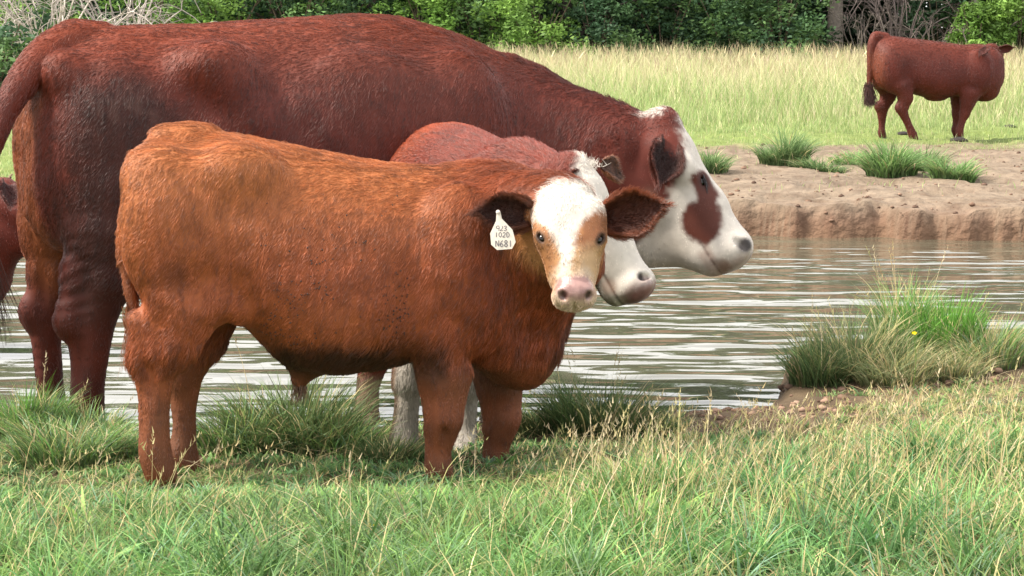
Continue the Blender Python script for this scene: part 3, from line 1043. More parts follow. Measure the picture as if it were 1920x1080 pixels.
def clods():
    """crumbs of dry soil on the bare far bank and on the near mud"""
    S, F = unit_ball(6, 4)
    bag = Bag()
    def scatter(n, x, y, r):
        z = ground_z(x, y)
        col = [lin(138, 114, 98), lin(112, 90, 76), lin(92, 74, 64)]
        for i in range(n):
            q = S * (1 + .5 * (RNG.random((len(S), 1)) - .5)) * r[i] * np.array([1, .9, .6])
            bag.add(q + [x[i], y[i], z[i] + r[i] * .15], F, col[i % 3] * RNG.uniform(.8, 1.15))
    n = 700
    y = 15.5 + 7.0 * RNG.random(n) ** 1.4
    scatter(n, RNG.uniform(1.0, 6.5, n), y, .007 + .020 * RNG.random(n) ** 4)
    n = 260
    scatter(n, RNG.uniform(.5, 1.3, n), RNG.uniform(7.9, 8.35, n), .006 + .016 * RNG.random(n) ** 3)
    n = 200
    scatter(n, RNG.uniform(1.1, 2.6, n), RNG.uniform(8.5, 9.0, n), .006 + .022 * RNG.random(n) ** 3)
    tag(bag.build("soil_crumbs", tint_mat("crumb", rough=.95, spec=.1, noise=(40, .25))), "loose crumbs of soil on the bare banks", kind="stuff")
clods()

def build_water():
    V = np.array([[-60, 4, WATER_Z], [60, 4, WATER_Z], [60, 16.4, WATER_Z], [-60, 16.4, WATER_Z]], float)
    m, nt, b = new_mat("pond_water")
    N, L = nt.nodes, nt.links
    b.inputs["Base Color"].default_value = (*lin(84, 82, 68), 1)
    b.inputs["Roughness"].default_value = 0.03
    b.inputs["IOR"].default_value = 1.45
    tc = N.new("ShaderNodeTexCoord")
    def layer(scale, seed, detail, dist):
        mp = N.new("ShaderNodeMapping")
        mp.inputs["Scale"].default_value = scale
        mp.inputs["Rotation"].default_value = (0, 0, math.radians(seed))
        mp.inputs["Location"].default_value = (seed * 1.7, seed * .9, 0)
        n = N.new("ShaderNodeTexNoise")
        n.inputs["Scale"].default_value = 1.0
        n.inputs["Detail"].default_value = detail
        n.inputs["Distortion"].default_value = dist
        L.new(tc.outputs["Object"], mp.inputs["Vector"])
        L.new(mp.outputs["Vector"], n.inputs["Vector"])
        return n.outputs["Fac"]
    a = layer((1.5, 3.3, 1), 2.0, .8, .3)
    c = layer((4.2, 9.0, 1), -4.0, .5, .3)
    def scaled(sock, k):
        q = N.new("ShaderNodeMath"); q.operation = 'MULTIPLY'; q.inputs[1].default_value = k
        L.new(sock, q.inputs[0]); return q.outputs[0]
    ad = N.new("ShaderNodeMath"); ad.operation = 'ADD'
    L.new(scaled(a, 1.0), ad.inputs[0]); L.new(scaled(c, .25), ad.inputs[1])
    # calmer and rougher patches drift over the pond
    pat = layer((.35, .9, 1), 7.0, 2.0, .2)
    mr = N.new("ShaderNodeMapRange")
    mr.inputs["From Min"].default_value = .35; mr.inputs["From Max"].default_value = .65
    mr.inputs["To Min"].default_value = .55; mr.inputs["To Max"].default_value = 1.15
    L.new(pat, mr.inputs["Value"])
    mu = N.new("ShaderNodeMath"); mu.operation = 'MULTIPLY'
    L.new(ad.outputs[0], mu.inputs[0]); L.new(mr.outputs["Result"], mu.inputs[1])
    bp = N.new("ShaderNodeBump")
    bp.inputs["Strength"].default_value = 1.0
    bp.inputs["Distance"].default_value = .034
    L.new(mu.outputs[0], bp.inputs["Height"])
    L.new(bp.outputs["Normal"], b.inputs["Normal"])
    o = mesh_obj("water", V, np.array([[0, 1, 2, 3]]), m)
    tag(o, kind="structure")
build_water()
# ------------------------------------------------------------------ the big cow behind
def simple_ear(A, base, tip, width, face, inner, outer, n=3500, cup=.8, droop=.05, ln=.014):
    b, t = A.loc(base), A.loc(tip)
    EV, EF, inn, tt = ear_mesh(b, t, width, A.dirl(face), cup, droop, 0)
    EN = vert_normals(EV, EF)
    rim = np.maximum(smooth01((np.abs(tt[:, 1]) - .55) / .4), smooth01((tt[:, 0] - .8) / .2))
    c = np.where(inn[:, None] > 0, inner * (1 - .8 * rim[:, None]) + outer * .8 * rim[:, None], outer)
    o = mesh_obj("ear", EV, EF, M_HIDE, A.root, c)
    if n:
        e = nrm(t - b)
        g = np.cross(e, nrm(A.dirl(face)))
        def efl(P, Nn):
            rel = (P - b) @ g
            return np.tile(e, (len(P), 1)) * .8 + np.outer(np.sign(rel), g) * np.minimum(np.abs(rel) / width * 2.4, 1.0)[:, None]
        grow_coat("ear_hair", o, EV, EF, EN, np.clip(c, 0, 1), int(n * QUAL), lambda P, Nn: ln + 0 * P[:, 0], efl, M_HAIR, .0008, .45, .4, None, 4)

def head_flow(H, flow0):
    def flow(P, Nn):
        D = flow0(P, Nn)
        q = H.to(P)
        onh = soft(np.abs(q[:, 0] - .5) - .55, .1) * soft(np.abs(q[:, 1]) - .45, .08) * soft(np.abs(q[:, 2] + .22) - .34, .08)
        fd = H.a[None, :] * .8 - H.n[None, :] * .35 + H.s[None, :] * np.sign(q[:, 1:2]) * .25
        top = soft(q[:, 0] - .06, .08)[:, None]
        fd = fd * (1 - top) + (H.n[None, :] * .7 - H.a[None, :] * .6 + H.s[None, :] * q[:, 1:2] * 2) * top
        return D * (1 - onh[:, None]) + fd * onh[:, None]
    return flow, (lambda q: soft(np.abs(q[:, 0] - .5) - .55, .1) * soft(np.abs(q[:, 1]) - .45, .08) * soft(np.abs(q[:, 2] + .22) - .34, .08))

def make_cow():
    A = Animal("cow", 560, 8.5, math.radians(20))
    p = A.pix
    vol = Vol((-1.55, -.62, -.30), (2.25, .58, 1.66), .0088)
    st = A.stations([(42, 240, 400, .07), (62, 160, 440, .16), (100, 100, 470, .23), (165, 60, 480, .285), (240, 46, 485, .315), (330, 46, 490, .33), (420, 42, 500, .355),
                     (560, 34, 510, .385), (690, 28, 505, .375), (780, 46, 500, .345), (860, 70, 500, .305), (930, 104, 495, .265), (1000, 160, 490, .21), (1060, 215, 470, .15), (1100, 260, 440, .08)])
    vol.trunk(st, .05, egg=.2, power=2.15)
    for v, dx in ((-.19, 0), (.19, -95)):
        vol.ell(p(215 + dx, 270, v), (.19, .115, .30), k=.08)
        vol.ell(p(215 + dx, 420, v * 1.08), (.165, .105, .22), k=.08)
        vol.ell(p(405, 120, v * 1.33), (.10, .05, .05), k=.16)
        vol.ell(p(125 + dx * .4, 140, v * .75), (.09, .07, .09), k=.06)
        vol.cone(p(405, 115, v * 1.42), p(480, 220, v * 1.66), .035, .035, k=.12)
        vol.ell(p(535, 150, v * 2.42), (.17, .05, .13), k=.12, cut=True)
        vol.cone(p(300, 470, v * 1.1), p(420, 480, v * .9), .09, .05, k=.1)
        vol.ell(p(850, 250, v * 1.28), (.20, .12, .32), k=.10)
        vol.ell(p(900, 380, v * 1.15), (.16, .11, .20), k=.10)
        vol.ell(p(690, 250, v * 1.55), (.30, .10, .30), k=.12)
    J = [(205, 440, -.20), (190, 520, -.20), (172, 600, -.20), (168, 680, -.20), (162, 750, -.20), (162, 800, -.20), (170, 848, -.20)]
    vol.chain([p(*q) for q in J], [(.12, .15), (.09, .115), (.068, .086), (.055, .064), (.048, .054), (.055, .062), (.05, .058)], k=.04)
    vol.ell(p(124, 602, -.2), (.036, .036, .055), k=.06)
    vol.cone(p(136, 500, -.2), p(124, 600, -.2), .035, .028, k=.06)
    J2 = [(110, 420, .20), (104, 510, .20), (88, 590, .20), (90, 680, .20), (97, 750, .20), (98, 800, .20), (106, 845, .20)]
    vol.chain([p(*q) for q in J2], [(.11, .12), (.085, .092), (.064, .075), (.05, .056), (.044, .048), (.05, .055), (.046, .054)], k=.04)
    vol.ell(p(56, 588, .2), (.034, .034, .05), k=.06)
    for px, v in ((850, -.2), (930, .2)):
        K = [(px - 5, 420, v), (px, 520, v), (px, 640, v), (px, 670, v), (px - 2, 740, v), (px - 2, 790, v), (px + 8, 838, v)]
        vol.chain([p(*q) for q in K], [(.12, .15), (.09, .11), (.073, .077), (.068, .07), (.05, .055), (.057, .062), (.05, .058)], k=.05)
    vol.ell(p(158, 548, -.325), (.032, .05, .10), k=.05, cut=True)
    vol.ell(p(150, 690, -.27), (.02, .03, .08), k=.04, cut=True)
    vol.ell(p(80, 540, .10), (.03, .04, .09), k=.05, cut=True)
    vol.ell(p(230, 520, 0), (.17, .13, .10), k=.06)     # udder
    vol.ell(p(985, 470, 0), (.17, .12, .16), k=.08)     # brisket
    poll, muz = at_depth(1262, 206, 8.72), at_depth(1424, 470, 8.58)
    H = Head(A, poll, muz, np.array([.86, -.12, .5]))
    hb = H.at(.18, 0, -.34)
    vol.cone(p(960, 285, 0), hb + np.array([-.10, .03, .02]), (.17, .33), (.125, .21), k=.10)
    vol.cone(p(1010, 400, 0), H.at(.34, 0, -.50), (.14, .22), (.10, .13), k=.10)
    vol.cone(p(1000, 190, 0), H.at(.06, 0, -.26), (.08, .09), (.09, .08), k=.10)
    build_head(vol, H, 1.0, 1.0, poll_up=.03)
    W = lambda x, y, Y: A.loc(at_depth(x, y, Y))
    vol.cone(W(1212, 428, 8.74), W(1335, 462, 8.64), (.10, .165), (.085, .085), k=.08)
    c_ = W(1364, 488, 8.62)
    ld = nrm(W(1395, 501, 8.62) - W(1335, 477, 8.62))
    e, o = camera_hit(A, vol, 1318, 340)
    eyes = [eye_in(A, vol, H, e, nrm(o - H.s * .8), .024, H.a * .8 - H.n * .35, .30)]
    e, o = vol.hit(H.at(.36, .0, -.14), H.s, .4)
    eyes.append(eye_in(A, vol, H, e, H.s + .25 * H.n, .024, H.a * .8 - H.n * .35, .40))
    nost = []
    for sg in (-1, 1):
        e, o = camera_hit(A, vol, 1398, 459) if sg < 0 else vol.hit(H.at(.90, sg * .06, -.10), H.a * .8 + H.s * sg * .75, .35)
        nost.append(e)
        nostril_in(vol, e, o, np.array([nrm(H.a * .5 - H.n * .8), nrm(H.s), nrm(H.a + H.s * sg)]), (.026, .017, .035))
    T = [(190, 64, 0), (140, 72, -.0), (95, 98, -.04), (55, 138, -.09), (20, 190, -.13), (-10, 250, -.15), (-32, 330, -.15), (-42, 420, -.14)]
    vol.chain([p(*q) for q in T], [.05, .066, .064, .056, .048, .042, .035, .03], k=.03)
    V, Q = vol.surface()
    V = relax(V, Q, 2, .4)
    N = vert_normals(V, Q)
    q = H.to(V)
    off = 1 - soft(np.abs(q[:, 0] - .5) - .62, .1) * soft(np.abs(q[:, 1]) - .42, .1) * soft(np.abs(q[:, 2] + .25) - .4, .1)
    a0, a1 = p(1080, 300)[0], p(1215, 300)[0]
    neck = smooth01((V[:, 0] - a0) / .12) * (1 - smooth01((V[:, 0] - a1 + .02) / .08)) * off
    wave = np.sin((V[:, 0] + .22 * V[:, 2] + .05 * vnoise(V, 7, 3)) * 150) * neck * .0042
    hk = smooth01((V[:, 2] - .30) / .1) * smooth01((.72 - V[:, 2]) / .12) * smooth01((-.80 - V[:, 0]) / .1) * off
    wave = wave + np.sin((V[:, 2] - .35 * V[:, 0] + .06 * vnoise(V, 6, 9)) * 135) * hk * .0022 * vnoise(V, 5, 19) * smooth01((-V[:, 1] - .02) / .1)
    V = V + N * (off * (.022 * (vnoise(V, 4.0, 4) - .5) + .010 * (vnoise(V, 10, 6) - .5)) + wave)[:, None]
    N = vert_normals(V, Q)
    uz = lambda pts, v: [(p(a, b, v)[0], p(a, b, v)[2]) for a, b in pts]
    def paint(P):
        n1, n2, n3 = vnoise(P, 3.5, 1), vnoise(P, 12, 2), vnoise(P, 34, 3)
        C = np.tile(lin(126, 66, 54), (len(P), 1))
        C = blend(C, smooth01((n1 - .3) / .5) * .5, lin(108, 54, 48))
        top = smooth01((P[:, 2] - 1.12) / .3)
        C = blend(C, top * .75, lin(172, 100, 66))  # warm top light painted along the back
        C = blend(C, soft(poly_sd(P[:, 0], P[:, 2], uz([(560, 40), (700, 40), (860, 110), (820, 250), (640, 230), (480, 130)], -.3)) + .12 * (n1 - .5), .2) * .45, lin(128, 86, 80))   # dust on the withers
        mud = soft(poly_sd(P[:, 0], P[:, 2], uz([(130, 150), (250, 150), (330, 210), (340, 400), (250, 620), (120, 620), (128, 330)], -.25)) + .10 * (n2 - .5) + .05 * (n3 - .5), .09) * smooth01((-.05 - P[:, 1]) / .1)
        C = blend(C, mud * .82, lin(76, 50, 48))
        C = blend(C, mud * smooth01((n1 + n3 - .95) / .2) * smooth01((P[:, 2] - 1.0) / .1) * .6, lin(112, 96, 98))
        och = soft(poly_sd(P[:, 0], P[:, 2], uz([(0, 210), (70, 150), (128, 300), (140, 480), (110, 560), (50, 520), (20, 400)], .1)) + .06 * (n2 - .5), .09) * smooth01((P[:, 1] + .16) / .1)
        C = blend(C, och * .75, lin(176, 126, 78))
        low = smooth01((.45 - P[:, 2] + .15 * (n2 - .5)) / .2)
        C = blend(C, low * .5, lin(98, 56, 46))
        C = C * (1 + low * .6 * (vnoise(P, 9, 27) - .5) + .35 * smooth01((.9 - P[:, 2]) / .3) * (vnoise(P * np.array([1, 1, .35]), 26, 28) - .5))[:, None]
        C = C * (.88 + .24 * n3)[:, None] * np.array([.52, .31, .22])
        q = H.to(P)
        a, s, n = q[:, 0], q[:, 1], q[:, 2]
        jit = .03 * (vnoise(P, 30, 3) - .5) + .03 * (vnoise(P, 75, 5) - .5)
        on = soft(np.abs(s) - .42, .1) * soft(np.abs(a - .5) - .75, .05)
        side = [H.an(A, x, y, -.16) for x, y in [(1272, 180), (1320, 190), (1320, 230), (1360, 300), (1440, 450), (1440, 510), (1350, 540), (1170, 540), (1165, 478), (1212, 432), (1243, 388), (1260, 352), (1280, 320), (1284, 292), (1277, 258), (1270, 225)]]
        w = soft(poly_sd(a, n, side) + jit, .035) * on
        C = blend(C, w, WHITE)
        tuft = [H.an(A, x, y, -.1) for x, y in [(1205, 190), (1248, 185), (1243, 214), (1205, 218)]]
        C = blend(C, soft(poly_sd(a, n, tuft) + jit, .03) * on, WHITE)
        C = blend(C, soft(np.abs(a + .02) - .12, .06) * smooth01((s - .02) / .06) * on * (n > -.25), WHITE)
        eyep = [H.an(A, x, y, -.2) for x, y in [(1294, 326), (1314, 314), (1335, 306), (1349, 328), (1349, 354), (1338, 378), (1347, 392), (1353, 420), (1347, 442), (1320, 460), (1296, 450), (1278, 428), (1275, 402), (1287, 384), (1304, 374), (1300, 350)]]
        C = blend(C, soft(poly_sd(a, n, eyep) + .6 * jit, .02) * smooth01((-.04 - s) / .05), lin(112, 56, 42) * .55)
        C = blend(C, soft(a - .82, .05) * soft(np.abs(n + .46) - .1, .08) * on * smooth01((a - .3) / .1) * .35, lin(198, 182, 160) * .62)
        mz = soft(np.sqrt(((a - 1.0) / .075) ** 2 + ((n + .13) / .10) ** 2 + (s / .17) ** 2) - 1 + jit * 3, .25)
        C = blend(C, mz, lin(214, 196, 188) * .58)
        for pn in nost:
            d = (P - pn) @ np.array([H.a, H.n, H.s]).T / H.L
            C = blend(C, soft(np.sqrt((d[:, 0] / .045) ** 2 + (d[:, 1] / .05) ** 2 + (d[:, 2] / .09) ** 2) - 1 + jit * 3, .35) * .95, lin(44, 38, 40) * .8)
        C = blend(C, soft(np.sqrt(((a - .985) / .05) ** 2 + ((n + .215) / .035) ** 2) - 1, .5) * on * .7, lin(168, 124, 104) * .6)
        C = blend(C, on * soft(np.abs(n + .262) - .006, .010) * smooth01((a - .74) / .05) * .75, lin(70, 52, 46) * .8)
        C = blend(C, on * smooth01((a - .80) / .06) * smooth01((-.215 - n) / .03) * smooth01((n + .34) / .04) * .45, lin(176, 134, 118) * .6)
        C = blend(C, near_mask(P, eyes, 1.3, .5) * .8, lin(58, 34, 30))
        return C, mz
    C, mz = paint(V)
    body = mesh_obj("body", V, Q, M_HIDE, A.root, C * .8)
    slots(body, Q, mz, M_MUZZLE)
    flow, onhead = head_flow(H, default_flow())
    def length(P, Nn):
        q = H.to(P)
        oh = onhead(q)
        L = .021 + .012 * smooth01((Nn[:, 2] - .55) / .3) * smooth01((P[:, 0] - .05) / .3)
        L = np.where(P[:, 2] < .45, .012, L)
        return L * (1 - oh) + (.007 + .016 * soft(q[:, 0] - .06, .12)) * oh
    w = (1 - mz * .95) * (1 - near_mask(V, eyes, 1.1, .3))
    for pn in nost:
        w = w * (1 - soft(np.linalg.norm(V - pn, axis=1) - .035, .02))
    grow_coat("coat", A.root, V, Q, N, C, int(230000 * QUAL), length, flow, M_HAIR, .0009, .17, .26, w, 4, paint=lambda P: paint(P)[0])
    # long dark lashes of the near eye
    e, r, R = eyes[0]
    n = 70
    x = RNG.uniform(-1, 1, n)
    b = e + R[2] * r * .25 + R[0] * (x * r * 1.1)[:, None] + R[1] * ((.42 - .25 * x * x) * r * (1 if R[1][2] > 0 else -1))[:, None]
    t = np.linspace(0, 1, 4)[None, :, None]
    dr = R[2] * .015 + np.array([0, 0, -.030]) + R[0] * (x * .006)[:, None]
    hair_obj("eyelash", b[:, None, :] + t * dr[:, None, :] + .003 * RNG.normal(size=(n, 1, 3)) * t, np.tile(lin(40, 34, 34), (n, 1)), .0010, M_HAIR, A.root)
    simple_ear(A, at_depth(1252, 266, 8.60), at_depth(1234, 346, 8.44), .155, (.25, -1, .05), lin(72, 40, 34) * .55, lin(124, 62, 46) * .5, 6500, cup=.8, ln=.022)
    simple_ear(A, at_depth(1270, 262, 8.86), at_depth(1268, 300, 9.10), .135, (.75, .9, .1), lin(48, 28, 26) * .6, lin(112, 56, 42) * .45, 1500, cup=.9)
    for q_ in ((170, 848, -.2), (106, 845, .2), (858, 838, -.2), (938, 838, .2)):
        hoof(A, p(*q_) + np.array([0, 0, -.075]), (1, 0), .055, M_HOOF)
    tp = p(-42, 420, -.14)
    n = 900
    t = np.linspace(0, 1, 6)[None, :, None]
    st_ = tp + RNG.normal(size=(n, 3)) * .018
    dr = np.stack([-.02 + .05 * RNG.normal(size=n), .05 * RNG.normal(size=n), -.34 - .06 * RNG.random(n)], 1)
    hair_obj("tail_switch", st_[:, None, :] + t * dr[:, None, :] + t ** 2 * .03 * RNG.normal(size=(n, 1, 3)), lin(80, 44, 34) * .5 * (.7 + .6 * RNG.random((n, 1))), .0016, M_HAIR, A.root)
    tag(A.root, "large dark red cow with white face in profile, standing behind the calves", "cow")
make_cow()

# ------------------------------------------------------------------ the calf between the two
def make_middle_calf():
    A = Animal("calf", 900, 7.87, math.radians(-63))
    W = lambda x, y, Y: A.loc(at_depth(x, y, Y))
    vol = Vol((-.66, -.46, -.16), (1.02, .46, 1.2), .0068)
    vol.trunk([(-.52, .85, .62, .06), (-.47, .97, .52, .14), (-.38, 1.03, .47, .20), (-.25, 1.045, .45, .235), (-.05, 1.02, .44, .25), (.15, .985, .43, .24), (.28, .965, .42, .21), (.38, .93, .42, .17), (.46, .86, .45, .12), (.52, .78, .5, .06)], .03, egg=.12)
    vol.chain([W(862, 262, 8.34), W(866, 290, 8.40), W(868, 350, 8.43), W(870, 450, 8.44)], [.03, .028, .024, .02], k=.03)
    for v in (-.12, .12):
        vol.ell((-.33, v, .70), (.15, .10, .24), k=.06)
        vol.ell((.24, v * 1.2, .72), (.13, .09, .22), k=.06)
    L = [(.085, .10), (.055, .065), (.052, .058), (.038, .043), (.036, .04), (.042, .045), (.036, .042)]
    def leg(pts):
        vol.chain([W(*q) for q in pts], L, k=.03)
        return W(*pts[-1])
    feet = [leg([(760, 560, 7.98), (718, 640, 8.02), (700, 675, 8.05), (690, 720, 8.05), (688, 760, 8.04), (686, 785, 8.03), (684, 812, 8.0)]),
            leg([(880, 560, 8.1), (862, 640, 8.14), (862, 680, 8.15), (858, 725, 8.14), (858, 755, 8.13), (858, 775, 8.12), (860, 795, 8.1)]),
            leg([(840, 600, 7.62), (778, 660, 7.58), (766, 715, 7.56), (764, 735, 7.56), (760, 790, 7.55), (757, 820, 7.54), (754, 850, 7.5)]),
            leg([(930, 600, 7.6), (888, 670, 7.56), (876, 722, 7.54), (875, 742, 7.54), (872, 792, 7.53), (870, 818, 7.52), (868, 845, 7.48)])]
    poll, muz = at_depth(1100, 288, 7.44), at_depth(1238, 538, 7.36)
    H = Head(A, poll, muz, np.array([.85, -.16, .45]))
    hb = H.at(.22, 0, -.36)
    vol.cone(W(965, 400, 7.62), hb, (.13, .20), (.11, .15), k=.08)
    vol.cone(W(985, 308, 7.62), H.at(.05, 0, -.26), (.07, .065), (.075, .06), k=.08)
    vol.cone(W(985, 520, 7.5), H.at(.36, 0, -.5), (.11, .15), (.08, .10), k=.08)
    build_head(vol, H, 1.08, 1.0, poll_up=.0, mouth=False)
    eyes = []
    for sg in (-1, 1):
        e, o = vol.hit(H.at(.36, .0, -.14), H.s * sg, .4)
        eyes.append(eye_in(A, vol, H, e, H.s * sg + .35 * H.n, .020, H.a * .8 - H.n * .35, .42))
    e, o = camera_hit(A, vol, 1205, 517)
    nost = [(e, o)]
    nostril_in(vol, e, o, np.array([nrm(H.a * .4 + H.n * .8), nrm(np.cross(o, H.n)), o]), (.021, .016, .034))
    e, o = vol.hit(H.at(.90, .06, -.10), H.a * .8 + H.s * .75, .3)
    nostril_in(vol, e, o, np.array([nrm(H.a * .5 - H.n * .8), nrm(H.s), nrm(H.a + H.s)]), (.019, .013, .03))
    V, Q = vol.surface()
    V = relax(V, Q, 1, .4)
    N = vert_normals(V, Q)
    q = H.to(V)
    off = 1 - soft(np.abs(q[:, 0] - .5) - .62, .1) * soft(np.abs(q[:, 1]) - .42, .1) * soft(np.abs(q[:, 2] + .25) - .4, .1)
    V = V + N * (off * .012 * (vnoise(V, 6, 4) - .5))[:, None]
    N = vert_normals(V, Q)
    n2 = vnoise(V, 12, 2)
    C = np.tile(lin(146, 76, 60), (len(V), 1))
    C = blend(C, smooth01((-.12 - V[:, 0]) / .18) * smooth01((V[:, 2] - .8) / .15) * .75, lin(190, 112, 80))
    fr = W(760, 700, 7.56)
    front = smooth01((V[:, 0] - .1) / .1)
    C = blend(C, front * smooth01((.40 - V[:, 2] + .1 * (n2 - .5)) / .06) * .95, WHITE)
    C = blend(C, (1 - front) * smooth01((.14 - V[:, 2] + .06 * (n2 - .5)) / .05) * .9, WHITE * .7)
    C = C * (.9 + .2 * vnoise(V, 30, 7))[:, None] * np.array([.52, .35, .27])[None, :] ** (1 - smooth01((C[:, 1:2] - .3) / .2))
    a, s, n = q[:, 0], q[:, 1], q[:, 2]
    jit = .04 * (vnoise(V, 34, 3) - .5) + .03 * (vnoise(V, 80, 5) - .5)
    on = soft(np.abs(s) - .42, .1) * soft(np.abs(a - .5) - .75, .05)
    side = [H.an(A, x, y, -.12) for x, y in [(1083, 250), (1160, 255), (1200, 360), (1250, 520), (1220, 580), (1110, 580), (1090, 480), (1090, 400), (1078, 325), (1084, 290)]]
    C = blend(C, soft(poly_sd(a, n, side) + jit, .035) * on, WHITE)
    mz = soft(np.sqrt(((a - .985) / .115) ** 2 + ((n + .13) / .125) ** 2 + (s / .22) ** 2) - 1 + jit * 3, .3)
    C = blend(C, mz, lin(186, 130, 126) * .55)
    C = blend(C, mz * smooth01((n2 - .35) / .2) * .5, lin(96, 66, 66) * .7)
    C = blend(C, on * smooth01((a - .55) / .1) * smooth01((-.285 - n) / .03) * .6, lin(112, 104, 84) * .6)
    for pn, no in nost:
        C = blend(C, nostril_mask(V, pn, no, .016) * .95, lin(34, 20, 22))
    C = blend(C, on * soft(np.abs(n + .262) - .008, .012) * smooth01((a - .70) / .05) * .85, lin(66, 50, 46) * .7)
    C = blend(C, near_mask(V, eyes, 1.2, .5) * .7, lin(90, 60, 50))
    C = blend(C, soft(np.sqrt(((a - .84) / .06) ** 2 + ((n + .27) / .05) ** 2) - 1, .5) * (s < 0) * .5 * on, lin(170, 120, 90) * .6)
    body = mesh_obj("body", V, Q, M_HIDE, A.root, C * .8)
    slots(body, Q, mz, M_MUZZLE)
    flow, onhead = head_flow(H, default_flow())
    def length(P, Nn):
        q = H.to(P)
        oh = onhead(q)
        L = .018 + .012 * smooth01((Nn[:, 2] - .5) / .3) * smooth01((P[:, 0] - .05) / .2)
        return L * (1 - oh) + (.007 + .018 * soft(q[:, 0] - .08, .12)) * oh
    grow_coat("coat", A.root, V, Q, N, C, int(100000 * QUAL), length, flow, M_HAIR, .0008, .2, .28, (1 - mz * .97) * (1 - near_mask(V, eyes, 1.1, .3)) * (1 - soft(np.linalg.norm(V - nost[0][0], axis=1) - .032, .02)), 4)
    n = 900
    t = np.linspace(0, 1, 4)[None, :, None]
    b = H.at(.045, 0, -.075) + RNG.normal(size=(n, 3)) * np.array([.022, .026, .006])
    d = np.array([0, 0, .006]) + RNG.normal(size=(n, 3)) * .008
    hair_obj("forelock", b[:, None, :] + t * d[:, None, :] + t ** 2 * .008 * RNG.normal(size=(n, 1, 3)), np.tile(WHITE, (n, 1)), .0009, M_HAIR, A.root)
    simple_ear(A, at_depth(1128, 312, 7.54), at_depth(1170, 328, 7.66), .10, (.6, -.6, .3), lin(96, 60, 46) * .6, lin(150, 96, 66) * .6, 1500)
    simple_ear(A, at_depth(1086, 336, 7.40), at_depth(1046, 362, 7.28), .11, (.5, -1, 0), lin(96, 60, 46) * .6, lin(140, 66, 46) * .45, 1500)
    for f in feet:
        hoof(A, f + np.array([0, 0, -.05]), (1, 0), .038, M_HOOF)
    tag(A.root, "red calf with white face, half hidden between orange-brown calf and large cow", "calf")
make_middle_calf()

# ------------------------------------------------------------------ a red heifer on the far side and a calf at the left edge
def plain_red(A, vol, H, wide, base, top, n_hair, radius, ln, label, cat, eyesize, rear=None):
    build_head(vol, H, wide, 1.0)
    eyes = []
    for sg in (-1, 1):
        e, o = vol.hit(H.at(.36, .0, -.14), H.s * sg, .5)
        eyes.append(eye_in(A, vol, H, e, H.s * sg + .35 * H.n, eyesize, H.a * .8 - H.n * .35, .42))
    V, Q = vol.surface()
    V = relax(V, Q, 1, .4)
    N = vert_normals(V, Q)
    V = V + N * (.016 * (vnoise(V, 5, 4) - .5))[:, None]
    N = vert_normals(V, Q)
    C = np.tile(base, (len(V), 1))
    C = blend(C, smooth01((V[:, 2] - .8) / .3) * .5, top)
    if rear is not None:
        C = blend(C, rear(V) * .5, lin(176, 110, 72))  # orange light on the rump, put into the coat colour
    C = C * (.82 + .36 * vnoise(V, 9, 7))[:, None] * np.array([.44, .29, .23])
    q = H.to(V)
    mz = soft(np.sqrt(((q[:, 0] - .99) / .075) ** 2 + ((q[:, 2] + .13) / .12) ** 2 + (q[:, 1] / .17) ** 2) - 1, .3)
    C = blend(C, mz, lin(170, 124, 112) * .6)
    C = blend(C, near_mask(V, eyes, 1.2, .5) * .7, lin(60, 36, 30))
    body = mesh_obj("body", V, Q, M_HIDE, A.root, C * .8)
    slots(body, Q, mz, M_MUZZLE)
    flow, onhead = head_flow(H, default_flow())
    grow_coat("coat", A.root, V, Q, N, C, int(n_hair * QUAL), lambda P, Nn: ln + 0 * P[:, 0], flow, M_HAIR, radius, .28, .3, 1 - mz, 3)
    tag(A.root, label, cat)

